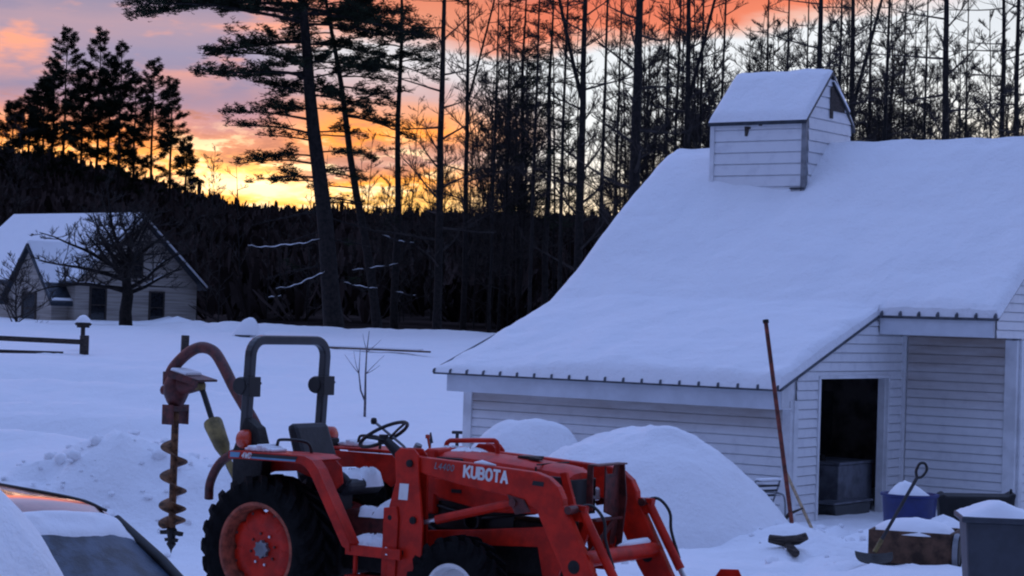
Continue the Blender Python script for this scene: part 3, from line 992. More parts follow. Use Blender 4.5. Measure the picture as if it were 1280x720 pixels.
def build_tractor():
    root = empty('tractor', TO, -TY, 'red compact tractor with front loader and black roll bar, dusted with snow', 'tractor')
    for y in (-.60, .60):
        make_wheel(root, 'rear_wheel', 0, y, .60, .39, .385, 22, -1 if y < 0 else 1)
    for y in (-.62, .62):
        make_wheel(root, 'front_wheel', 1.98, y, .43, .27, .225, 18, -1 if y < 0 else 1, True)
    # chassis, axle and engine block
    c = MB()
    c.box((.1, 0, .66), (.75, .46, .52)); c.box((.85, 0, .66), (1.0, .34, .40)); c.box((.0, 0, .62), (.24, 1.0, .22))
    c.box((1.85, 0, .80), (1.45, .38, .42)); c.box((1.98, 0, .47), (.16, 1.0, .14)); c.box((2.1, 0, .56), (1.3, .30, .14))
    c.build('chassis', 'iron', root, bevel=.02)
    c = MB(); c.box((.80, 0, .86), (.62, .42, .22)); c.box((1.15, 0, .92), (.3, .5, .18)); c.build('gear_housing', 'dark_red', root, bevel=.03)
    c = MB(); c.box((1.75, -.19, 1.0), (.9, .02, .22)); c.tube([(1.3, -.22, .95), (1.6, -.25, .80), (2.3, -.22, .92)], .018, 6); c.tube([(1.4, -.21, 1.08), (1.9, -.24, 1.0), (2.4, -.2, 1.08)], .014, 6)
    c.lathe([(.06, -.05), (.075, -.05), (.075, .05), (.06, .05)], (1.85, -.24, .98), 'y', 20); c.build('engine_fitting', 'black', root)
    # fenders
    for sy in (-1, 1):
        o0, o1 = sy * .80, sy * .40
        top = [(-.27, 1.385), (-.26, 1.43), (.30, 1.437), (.52, 1.435), (.60, 1.405), (.66, 1.34), (1.02, .76), (1.02, .70)]
        inn = [(p[0] - .02 if p[0] > .3 else p[0] + .01, p[1] - .025) for p in top[1:-1]]
        f = MB()
        sh = [(-.26, 1.43), (.30, 1.437), (.52, 1.435), (.60, 1.405), (.66, 1.34), (1.02, .76), (1.00, .74), (.64, 1.32), (.58, 1.385), (.51, 1.412), (.30, 1.414), (-.26, 1.407)]
        f.prism([(-.26, 1.43), (.30, 1.437), (.52, 1.435), (.60, 1.405), (.58, 1.385), (.51, 1.412), (.30, 1.414), (-.26, 1.407)], min(o0, o1), max(o0, o1), 'y')
        f.prism([(.60, 1.405), (.66, 1.34), (1.02, .76), (1.00, .74), (.64, 1.32), (.58, 1.385)], min(o0, sy * .66), max(o0, sy * .66), 'y')
        lip = [(-.285, 1.432), (.30, 1.440), (.53, 1.438), (.612, 1.408), (.674, 1.345), (1.035, .765), (1.035, .70), (.955, .74), (.60, 1.30), (.54, 1.355), (.49, 1.372), (.30, 1.374), (-.285, 1.368)]
        f.prism(lip, o0 - .012, o0 + .012, 'y')
        inner = [(-.22, 1.40), (.52, 1.40), (.60, 1.34), (.62, 1.20), (.52, 1.12), (.38, 1.20), (.12, 1.27), (-.12, 1.25), (-.20, 1.22)]
        f.prism(inner, o1 - .012, o1 + .012, 'y')
        fe = f.build('fender', 'red', root, bevel=.006)
        if sy < 0:
            d = MB(); d.prism([(-.02, 1.425), (.47, 1.428), (.455, 1.40), (-.035, 1.397)], o0 - .0165, o0 - .0135, 'y'); d.build('dark_stripe', 'black', fe)
            d = MB(); d.prism([(-.262, 1.424), (-.15, 1.425), (-.165, 1.383), (-.262, 1.381)], o0 - .0165, o0 - .0135, 'y'); d.prism([(-.02, 1.397), (.452, 1.400), (.445, 1.385), (-.03, 1.382)], o0 - .0165, o0 - .0135, 'y'); d.build('blue_stripe', 'blue', fe)
            text_mesh('lettering', '4WD', .040, 'white', fe, side_mtx(-.088, o0 - .0125, 1.404), .2, .3)
        sn = MB()
        xs = np.linspace(-.2, .12, 9)
        for k in range(8):
            hgt = .02 + .03 * math.sin(math.pi * (k + .5) / 8) * (1 + .4 * math.sin(k * 2.1 + sy))
            sn.box(((xs[k] + xs[k + 1]) / 2, sy * .62, 1.436 + hgt / 2), (xs[1] - xs[0] + .01, .26 - .1 * abs(k - 3.5) / 4, hgt))
        sn.build('fender_snow', 'fine_snow', fe, bevel=.012)
        # grab handle and hazard lamp
        h = MB(); h.tube(smooth_path([(.02, sy * .55, 1.43), (.03, sy * .55, 1.51), (.07, sy * .55, 1.535), (.26, sy * .52, 1.535), (.32, sy * .48, 1.50), (.33, sy * .46, 1.40)], 4), .013, 8); h.build('grab_handle', 'black', root, smooth=60)
        l = MB(); l.lathe([(0, -.06), (.075, -.055), (.082, -.03), (.082, .03), (.06, .05), (0, .055)], (-.31, sy * .56, 1.515), 'x', 24)
        l.box((-.27, sy * .52, 1.45), (.06, .05, .10))
        l.build('hazard_lamp', 'lens', root, smooth=50)
    # roll bar with fold-down hinges
    def bar(pts, nm):
        return MB().tube(pts, .056, 4, square=True).build(nm, 'rops', root, bevel=.014)
    path = [(-.40, -.50, 1.15), (-.37, -.50, 1.70), (-.345, -.50, 2.22)]
    for k in range(1, 7):
        a = k / 6 * math.pi / 2
        path.append((-.345, -.50 + .15 * (1 - math.cos(a)), 2.22 + .14 * math.sin(a)))
    for k in range(0, 7):
        a = k / 6 * math.pi / 2
        path.append((-.345, .50 - .15 * (1 - math.sin(a)), 2.36 - .14 * (1 - math.cos(a))))
    path += [(-.37, .50, 1.70), (-.40, .50, 1.15)]
    rb = bar(path, 'roll_bar')
    for y in (-.5, .5):
        h = MB(); h.lathe([(0, -.085), (.07, -.085), (.078, -.06), (.078, .06), (.07, .085), (0, .085)], (-.395, y, 1.965), 'y', 18); h.box((-.32, y, 1.96), (.07, .15, .17)); h.tube([(-.30, y - .09, 1.99), (-.30, y + .09, 1.99)], .014, 8)
        h.build('hinge_clamp', 'black', rb, bevel=.008)
    b = MB(); b.prism([(-.46, 1.0), (-.14, 1.0), (-.12, 1.40), (-.20, 1.62), (-.34, 1.70), (-.46, 1.42)], -.562, -.44, 'y'); b.build('roll_bar_foot', 'iron', root, bevel=.01)
    b = MB(); b.prism([(-.42, 1.0), (-.14, 1.0), (-.2, 1.5), (-.42, 1.5)], .44, .562, 'y'); b.build('roll_bar_foot', 'iron', root, bevel=.01)
    # seat
    s = MB()
    sp = [(-.16, 1.64), (-.07, 1.66), (.10, 1.26), (.12, 1.12), (.0, 1.10), (-.05, 1.30)]
    s.prism(sp, -.24, .24, 'y'); s.build('seat_back', 'seat', root, bevel=.05)
    s = MB(); s.prism([(.0, 1.12), (.08, 1.22), (.30, 1.20), (.52, 1.22), (.58, 1.16), (.52, 1.08), (.05, 1.06)], -.25, .25, 'y'); s.build('seat_cushion', 'seat', root, bevel=.04)
    s = MB(); s.tube(smooth_path([(.10, -.30, 1.22), (.25, -.31, 1.27), (.50, -.31, 1.265), (.60, -.30, 1.20)], 4), [.035] * 13, 8); s.tube([(.18, -.29, 1.24), (.12, -.27, 1.05)], .03, 8); s.box((.3, -.2, 1.0), (.36, .22, .2)); s.build('armrest', 'seat', root, smooth=50)
    # snow lying on the operator's place
    def clump(nm, spots, parent=root):
        q = MB()
        for (x, y, z, rx, ry, rz) in spots:
            n = 14
            vs = [(x, y, z + rz)]
            for i in (1, 2, 3, 4):
                for j in range(n):
                    a = 2 * math.pi * j / n
                    w = 1 + .18 * math.sin(3 * a + x * 9) + .12 * math.sin(5 * a + y * 7)
                    t = i / 4
                    vs.append((x + rx * t * w * math.cos(a), y + ry * t * w * math.sin(a), z + rz * (1 - t ** 2.4) - (.045 if i == 4 else 0) + .03 * math.sin(7 * a + x * 31) * (i in (1, 2, 3))))
            fs = [(0, 1 + j, 1 + (j + 1) % n) for j in range(n)] + [(1 + i * n + j, 1 + (i + 1) * n + j, 1 + (i + 1) * n + (j + 1) % n, 1 + i * n + (j + 1) % n) for i in range(3) for j in range(n)]
            q.add(vs, fs)
        return q.build(nm, 'fine_snow', parent, smooth=180)
    clump('seat_snow', [(.36, .02, 1.195, .20, .22, .07), (.48, .12, 1.19, .13, .14, .10)])
    # operator floor
    f = MB(); f.box((1.18, 0, .715), (.50, 1.30, .035)); f.build('floor_plate', 'iron', root, bevel=.005)
    for y in (-.62, .62):
        f = MB(); f.box((1.16, y * 1.065, .70), (.56, .03, .085)); f.box((1.1, y, .48), (.40, .16, .03)); f.tube([(.95, y, .7), (.95, y, .48)], .02); f.tube([(1.27, y, .7), (1.27, y, .48)], .02); f.build('side_step', 'red', root, bevel=.006)
    clump('floor_snow', [(1.05, -.50, .735, .16, .15, .07), (1.22, -.53, .735, .14, .10, .07)])
    clump('hood_snow', [(1.60, .02, 1.47, .20, .12, .06), (1.38, .05, 1.48, .12, .10, .04)])
    clump('gearbox_snow', [(.72, -.18, .965, .10, .07, .04), (.90, -.15, .965, .14, .09, .05), (.90, .06, .98, .22, .18, .09), (1.04, -.06, .98, .12, .12, .05)])
    clump('platform_snow', [(1.06, -.46, .735, .19, .19, .05), (1.26, -.46, .735, .18, .19, .06), (1.17, -.24, .735, .22, .13, .08), (.98, -.30, .735, .12, .14, .05)])
    pd = MB(); pd.box((1.22, -.32, .86), (.10, .10, .015), Matrix.Rotation(-.5, 3, 'Y')); pd.tube([(1.24, -.32, .86), (1.36, -.3, 1.05)], .014, 6); pd.box((1.02, -.42, .775), (.14, .10, .012)); pd.build('foot_pedal', 'black', root)
    # dash, column, wheel, levers
    d = MB(); d.prism([(1.16, 1.33), (1.20, 1.42), (1.36, 1.53), (1.46, 1.53), (1.46, 1.0), (1.28, 1.0)], -.25, .25, 'y'); da = d.build('dashboard', 'red', root, bevel=.02)
    d = MB(); d.prism([(1.235, 1.40), (1.265, 1.465), (1.345, 1.445), (1.315, 1.375)], -.2545, -.2515, 'y'); d.build('dial_label', 'grey', da)
    d = MB(); d.prism([(1.12, 1.30), (1.20, 1.33), (1.33, 1.02), (1.27, .86), (1.20, .86)], -.16, .16, 'y'); d.build('dash_shroud', 'grey', root, bevel=.02)
    d = MB(); d.tube([(1.24, -.27, 1.43), (1.30, -.28, 1.56)], [.045, .03], 10); d.build('control_boot', 'grey', root)
    ctr, tilt = Vector((.74, -.02, 1.60)), R_(32)
    nrm = Vector((-math.sin(tilt), 0, math.cos(tilt)))
    e1 = Vector((math.cos(tilt), 0, math.sin(tilt))); e2 = Vector((0, 1, 0))
    w = MB(); Rw = .215
    ring = [ctr + (e1 * math.cos(a) + e2 * math.sin(a)) * Rw for a in np.linspace(0, 2 * math.pi, 41)]
    w.tube(ring, .016, 8, cap=False)
    sw = w.build('steering_wheel', 'black', root, smooth=180)
    w = MB()
    for a in (R_(20), R_(140), R_(260)):
        w.tube([ctr - nrm * .06, ctr + (e1 * math.cos(a) + e2 * math.sin(a)) * Rw * .6 - nrm * .02, ctr + (e1 * math.cos(a) + e2 * math.sin(a)) * Rw * .98], .012, 6)
    w.lathe([(.0, 0), (.04, .0), (.05, -.05), (.05, -.08), (0, -.08)], ctr, 'z', 14)
    w.build('wheel_spoke', 'black', sw, smooth=50)
    w = MB(); w.tube([ctr - nrm * .06, Vector((.98, 0, 1.38)), Vector((1.16, 0, 1.20))], [.035, .06, .10], 12); w.build('steering_column', 'black', root, smooth=50)
    w = MB(); w.tube([(.55, .10, 1.69), (.80, .18, 1.50), (.98, .22, 1.30)], .012, 6); lv = w.build('gear_lever', 'grey', root)
    w = MB(); w.lathe([(0, -.03), (.022, -.025), (.028, 0), (.022, .025), (0, .03)], (.54, .095, 1.70), 'z', 12); w.build('lever_knob', 'black', lv, smooth=180)
    w = MB(); w.tube([(1.0, .25, 1.58), (1.05, .25, 1.40)], .01, 6); w.lathe([(0, -.02), (.02, -.015), (.02, .015), (0, .02)], (1.0, .25, 1.59), 'z', 10); w.build('throttle_knob', 'lens', root)
    # hood
    h = MB()
    secs = [(1.36, 1.50, .24), (1.70, 1.505, .25), (2.10, 1.485, .25), (2.40, 1.465, .245), (2.62, 1.44, .23), (2.70, 1.40, .21)]
    vs = []
    for x, zt, hw in secs:
        for yy, zz in ((-hw, 1.16), (-hw - .01, zt - .10), (-hw + .02, zt - .03), (-hw + .09, zt), (0, zt + .012), (hw - .09, zt), (hw - .02, zt - .03), (hw + .01, zt - .10), (hw, 1.16)):
            vs.append((x, yy, zz))
    fs = [(i * 9 + j, i * 9 + j + 1, (i + 1) * 9 + j + 1, (i + 1) * 9 + j) for i in range(5) for j in range(8)] + [tuple(range(9)), tuple(range(45, 54))]
    h.add(vs, fs); hd = h.build('hood', 'red', root, smooth=35)
    k = MB(); k.box((2.43, 0, 1.466), (.012, .47, .012)); k.box((2.43, -.252, 1.35), (.012, .012, .2)); k.box((2.2, .02, 1.50), (.16, .14, .022)); k.box((2.30, -.06, 1.495), (.10, .05, .02)); k.build('hood_seam', 'black', hd)
    MB().box((2.54, -.262, 1.345), (.28, .02, .085)).build('side_grille', 'black', hd, bevel=.006)
    MB().box((2.708, 0, 1.22), (.02, .38, .28)).build('grille', 'black', hd, bevel=.006)
    MB().box((1.60, -.258, 1.445), (.26, .02, .05)).build('hood_vent', 'black', hd, bevel=.006)
    for sy in (-1, 1):
        k = MB(); k.prism([(2.46, 1.285), (2.715, 1.285), (2.72, 1.18), (2.48, 1.16)], sy * .10 if sy > 0 else -.27, .27 if sy > 0 else -.10, 'y'); k.build('headlight', 'headlight', hd, bevel=.02)
    p = MB(); p.prism([(1.40, 1.30), (2.46, 1.24), (2.46, 1.08), (2.0, 1.06), (1.50, 1.14), (1.40, 1.2)], -.262, -.245, 'y'); p.prism([(1.40, 1.30), (2.46, 1.24), (2.46, 1.08), (2.0, 1.06), (1.50, 1.14), (1.40, 1.2)], .245, .262, 'y'); sp_ = p.build('side_panel', 'red', root, bevel=.006)
    MB().box((1.68, -.264, 1.205), (.10, .008, .03)).build('panel_slot', 'black', sp_)
    # frame rails that carry the loader
    p = MB()
    for y in (-.36, .36):
        p.prism([(1.25, .86), (2.0, .93), (2.78, 1.02), (2.82, .86), (2.74, .62), (2.60, .62), (2.55, .84), (1.9, .80), (1.25, .70)], y - .02, y + .02, 'y')
    p.box((1.42, 0, .60), (.10, 1.0, .12)); p.build('loader_subframe', 'red', root, bevel=.006)
    # brush guard
    g = MB()
    g.prism([(.14, 1.47), (.17, 1.40), (.26, 1.40), (.28, 1.47), (.37, 1.47), (.37, 1.12), (.31, .84), (.24, .84), (.27, 1.06), (.14, 1.10)], 2.82, 2.835, 'x')
    g.prism([(2.80, 1.475), (2.87, 1.475), (2.90, 1.20), (2.86, .80), (2.80, .80)], .362, .378, 'y'); g.prism([(2.78, 1.475), (2.835, 1.475), (2.84, 1.12), (2.78, 1.12)], -.055, -.041, 'y')
    g.box((2.835, .17, 1.478), (.09, .46, .014)); g.box((2.85, .14, 1.05), (.07, .40, .02)); g.prism([(-.10, .80), (-.04, .78), (.30, 1.02), (.27, 1.06)], 2.838, 2.85, 'x')
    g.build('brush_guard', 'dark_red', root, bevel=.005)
    g = MB(); g.prism([(2.66, 1.42), (2.72, 1.43), (2.84, 1.08), (2.79, 1.05)], -.27, -.23, 'y'); g.prism([(2.70, .82), (2.78, .82), (2.86, 1.02), (2.80, 1.04)], -.1, -.06, 'y'); g.build('guard_strut', 'red', root, bevel=.006)
    # loader towers and arms
    arm = [(1.47, 1.495), (1.56, 1.485), (2.0, 1.468), (2.64, 1.437), (2.76, 1.405), (2.85, 1.34), (2.90, 1.25), (2.905, 1.20), (3.02, 1.00), (3.22, .64), (3.40, .33), (3.36, .24), (3.24, .22), (2.93, .66), (2.66, 1.15), (2.52, 1.19), (2.38, 1.235), (1.95, 1.29), (1.50, 1.365)]
    for sy in (-1, 1):
        y0 = sy * .55
        t = MB(); t.prism([(1.31, 1.50), (1.36, 1.545), (1.50, 1.545), (1.545, 1.50), (1.56, 1.30), (1.61, .95), (1.61, .40), (1.27, .40), (1.25, 1.00), (1.33, 1.28)], y0 + sy * .055 - .012, y0 + sy * .055 + .012, 'y')
        t.prism([(1.31, 1.50), (1.36, 1.545), (1.50, 1.545), (1.545, 1.50), (1.56, 1.30), (1.58, .60), (1.40, .60), (1.33, 1.28)], y0 - sy * .055 - .012, y0 - sy * .055 + .012, 'y')
        t.box((1.34, y0, .95), (.03, .11, .8)); t.box((1.45, y0 * .88, .46), (.30, .14, .12))
        t.prism([(1.23, 1.06), (1.36, 1.08), (1.38, .98), (1.36, .40), (1.22, .40)], y0 + sy * .07, y0 + sy * .085, 'y')
        tw = t.build('loader_tower', 'red', root, bevel=.006)
        for (px_, pz_, pr) in ((1.47, 1.43, .03), (1.295, .985, .022), (1.52, .98, .03)):
            pn = MB(); pn.lathe([(0, -.09), (pr, -.085), (pr, .088), (0, .09)], (px_, y0, pz_), 'y', 14); pn.build('pivot_pin', 'iron', tw)
        if sy < 0:
            q = MB(); q.prism([(1.375, 1.265), (1.465, 1.265), (1.455, 1.135), (1.365, 1.135)], y0 - .0715, y0 - .0685, 'y'); q.build('data_plate', 'white', tw)
        am = MB().prism(arm, y0 - .04, y0 + .04, 'y').build('loader_arm', 'red', root, bevel=.012)
        hl = MB(); hl.lathe([(0, -.0435), (.052, -.0435), (.052, .0435), (0, .0435)], (3.02, y0, .745), 'y', 20); hl.build('arm_hole', 'iron', am)
        gs = MB(); gs.prism([(2.40, 1.25), (2.56, 1.22), (2.62, 1.13), (2.48, 1.10)], y0 + sy * .042, y0 + sy * .054, 'y'); gs.lathe([(0, -.07), (.032, -.07), (.032, .07), (0, .07)], (2.46, y0, 1.19), 'y', 14); gs.build('cylinder_bracket', 'dark_red', am)
        gs = MB(); gs.lathe([(0, -.056), (.032, -.056), (.032, .056), (0, .056)], (2.96, y0, 1.17), 'y', 14); gs.build('pin_boss', 'dark_red', am)
        if sy < 0:
            q = MB(); q.prism([(2.63, 1.372), (2.73, 1.367), (2.725, 1.332), (2.62, 1.337)], y0 - .0435, y0 - .0405, 'y'); q.build('dark_sticker', 'black', am)
            text_mesh('lettering', 'KUBOTA', .082, 'white', am, side_mtx(2.185, y0 - .0405, 1.390, -.055), .25, 0, .26)
            text_mesh('lettering', 'L4400', .046, 'grey', am, side_mtx(1.785, y0 - .0405, 1.422, -.055), .17, .2, .30)
            sn = MB(); sn.tube([(2.05, y0 + .0, 1.467), (2.12, y0, 1.474), (2.25, y0, 1.462)], [.01, .022, .008], 8); sn.build('arm_snow', 'fine_snow', am, smooth=180)
        # cylinders
        yc = y0 + sy * .0
        cy = MB(); cy.tube([(1.70, yc - .0, .995), (2.46, yc, 1.19)], .036, 12); cy.lathe([(.045, -.04), (.045, .04)], (2.46, yc, 1.19), 'y', 12)
        cyl = cy.build('lift_cylinder', 'red', root, smooth=50)
        rd = MB(); rd.tube([(1.52, yc, .95), (1.71, yc, .998)], .018, 10); rd.build('cylinder_rod', 'steel', cyl, smooth=50)
        yb = y0 - sy * .10 if sy < 0 else y0 + .01
        cy = MB(); cy.tube([(3.0, yb, 1.15), (3.30, yb, .66)], .036, 12); cy.prism([(2.90, 1.20), (3.04, 1.20), (3.02, 1.08), (2.92, 1.08)], yb - .03, yb + .03, 'y'); cyl = cy.build('bucket_cylinder', 'red', root, smooth=50)
        rd = MB(); rd.tube([(3.29, yb, .68), (3.46, yb, .40)], .018, 10); rd.build('cylinder_rod', 'steel', cyl, smooth=50)
        ho = MB(); ho.tube(smooth_path([(2.92, yb + .02, 1.17), (3.06, yb + .03, 1.20), (3.17, yb + .03, 1.10), (3.19, yb + .03, .95), (3.27, yb + .03, .74)], 5), .013, 8); ho.tube(smooth_path([(2.88, yb - .02, 1.02), (2.94, yb - .02, 1.16), (3.02, yb - .02, 1.15)], 4), .012, 8); ho.build('hydraulic_hose', 'black', root, smooth=180)
        if sy > 0:
            rr = MB(); rr.tube([(2.96, y0 + .05, 1.16), (3.35, y0 + .05, .52)], .017, 8); rr.build('level_rod', 'red', root, smooth=60)
            rr = MB(); rr.tube([(2.93, y0 + .0, 1.12), (3.16, y0 - .02, .60)], .020, 8); rr.build('steel_tube', 'steel', root, smooth=60)
    tt = MB(); tt.tube([(3.07, -.55, .80), (3.07, .55, .80)], .062, 16); tq = tt.build('cross_tube', 'red', root, smooth=50)
    sn = MB(); sn.tube([(3.05, .0, .862), (3.05, .15, .868), (3.05, .44, .866), (3.05, .50, .86)], [.01, .030, .034, .01], 10); sn.build('tube_snow', 'fine_snow', tq, smooth=180)
    gb = MB(); gb.tube(smooth_path([(1.30, .10, 1.36), (1.30, .10, 1.52), (1.33, .10, 1.575), (1.42, .10, 1.585), (1.74, .10, 1.605), (1.80, .10, 1.60), (1.82, .10, 1.56), (1.82, .10, 1.48)], 4), .020, 10); gb.build('hood_rail', 'red', root, smooth=60)
    # bucket
    b = MB()
    prof = [(3.40, .52), (3.44, .56), (3.62, .52), (3.60, .50), (3.47, .52), (3.44, .30), (3.46, .14), (3.56, .05), (4.15, .02), (4.15, .0), (3.54, .02), (3.43, .12), (3.40, .30)]
    b.prism(prof, -.85, .85, 'y')
    side = [(3.41, .53), (3.50, .655), (3.66, .665), (3.75, .50), (4.05, .10), (4.14, .02), (3.56, .04), (3.45, .14), (3.43, .30)]
    b.prism([(x, min(z, .52)) for x, z in side], -.865, -.851, 'y'); b.prism(side, .851, .868, 'y')
    for y in (-.55, .55):
        b.prism([(3.41, .50), (3.30, .44), (3.28, .22), (3.41, .14)], y - .075, y - .06, 'y'); b.prism([(3.41, .50), (3.30, .44), (3.28, .22), (3.41, .14)], y + .06, y + .075, 'y')
    b.build('bucket', 'red', root, bevel=.005)
    return root


tractor = build_tractor()


def build_digger():
    """the post hole digger carried behind the tractor"""
    root = empty('post_hole_digger', tx(-1.66, 0, 0), -TY, 'post hole digger with curved dark red boom and rusty auger hung behind tractor', 'digger')
    q = lambda x, y, z: (x + 1.66, y, z)
    b = MB()
    pth = smooth_path([q(-1.76, 0, 1.96), q(-1.70, 0, 2.07), q(-1.54, 0, 2.20), q(-1.38, 0, 2.262), q(-1.22, 0, 2.23), q(-1.06, -.04, 2.10), q(-.90, -.08, 1.93), q(-.72, -.12, 1.76), q(-.56, -.14, 1.58), q(-.48, -.15, 1.38), q(-.44, -.15, 1.1)], 5)
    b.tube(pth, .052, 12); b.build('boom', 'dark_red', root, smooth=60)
    lk = MB(); lk.tube(smooth_path([q(-.95, -.30, .95), q(-.92, -.32, 1.10), q(-.80, -.34, 1.27), q(-.62, -.35, 1.37), q(-.40, -.35, 1.39)], 5), .040, 10); lk.build('hitch_link', 'dark_red', root, smooth=60)
    g = MB()
    g.lathe([(0, -.15), (.06, -.15), (.085, -.11), (.115, -.04), (.115, .05), (.085, .12), (.05, .17), (0, .17)], q(-1.66, 0, 1.87), 'z', 18)
    g.tube([q(-1.66, 0, 1.90), q(-1.36, 0, 1.93)], [.10, .055], 12); g.lathe([(0, -.02), (.045, -.02), (.045, .02), (0, .02)], q(-1.80, 0, 1.86), 'x', 10)
    g.box(q(-1.74, 0, 1.97), (.09, .10, .12))
    g.build('gearbox', 'dark_red', root, smooth=40)
    k = MB(); k.box(q(-1.46, 0, 2.0), (.36, .26, .02), Matrix.Rotation(.20, 3, 'Y')); k.box(q(-1.46, -.13, 1.975), (.36, .012, .05), Matrix.Rotation(.20, 3, 'Y')); sh = k.build('shield_plate', 'dark_red', root)
    k = MB(); k.box(q(-1.545, 0, 2.035), (.20, .22, .04), Matrix.Rotation(.20, 3, 'Y')); k.build('shield_snow', 'fine_snow', sh, bevel=.018)
    c = MB()
    for y in (-.1, .1):
        c.box(q(-1.66, y, 1.645), (.13, .02, .18))
    c.box(q(-1.66, 0, 1.70), (.13, .19, .05))
    c.build('auger_collar', 'dark_red', root, bevel=.004)
    # auger: shaft, flights, point
    a = MB(); a.tube([q(-1.66, 0, 1.72), q(-1.66, 0, .60)], .034, 10)
    def helix(z0, z1, pitch, R, ph):
        n = int((z0 - z1) / pitch * 26)
        vs, fs = [], []
        for i in range(n + 1):
            z = z0 - (z0 - z1) * i / n
            an = ph + 2 * math.pi * (z0 - z) / pitch
            for rr, dz in ((.03, .006), (R, .004), (R, -.004), (.03, -.006)):
                vs.append(q(-1.66 + rr * math.cos(an), rr * math.sin(an), z + dz))
        for i in range(n):
            for k in range(3):
                fs.append((i * 4 + k, i * 4 + k + 1, i * 4 + 4 + k + 1, i * 4 + 4 + k))
        a.add(vs, fs)
    helix(1.42, .62, .265, .125, 2.2)
    helix(.86, .62, .265, .125, 2.2 + math.pi)
    a.build('auger', 'rust', root, smooth=40)
    p = MB(); p.lathe([(.034, .62), (.05, .60), (.03, .50), (.045, .47), (.012, .42), (0, .38)], q(-1.66, 0, 0), 'z', 10)
    for s in (-1, 1):
        p.prism([(-.02 + s * 0, .60), (s * .13, .585), (s * .12, .55), (0, .56)], -.02, .02, 'y')
        p.prism([(0, .53), (s * .07, .52), (s * .06, .49), (0, .50)], -.02, .02, 'y')
    p.build('auger_point', 'iron', root)
    d = MB(); d.tube([q(-1.38, 0, 1.92), q(-1.33, 0, 1.86), q(-1.12, -.05, 1.52), q(-.92, -.08, 1.22), q(-.62, -.1, .85)], .026, 8); ds = d.build('drive_shaft', 'black', root, smooth=60)
    d = MB(); d.tube([q(-1.175, -.035, 1.605), q(-1.16, -.04, 1.585), q(-1.03, -.06, 1.40), q(-.985, -.07, 1.33), q(-.97, -.07, 1.31)], [.082, .088, .072, .045, .034], 16); d.tube([q(-.985, -.07, 1.33), q(-.70, -.1, .96)], .032, 12); d.build('shaft_guard', 'yellow', ds, smooth=40)
    d = MB(); d.lathe([(.0, -.03), (.05, -.03), (.05, .03), (0, .03)], q(-1.37, 0, 1.91), 'z', 10); d.build('shaft_collar', 'yellow', ds, smooth=40)


build_digger()


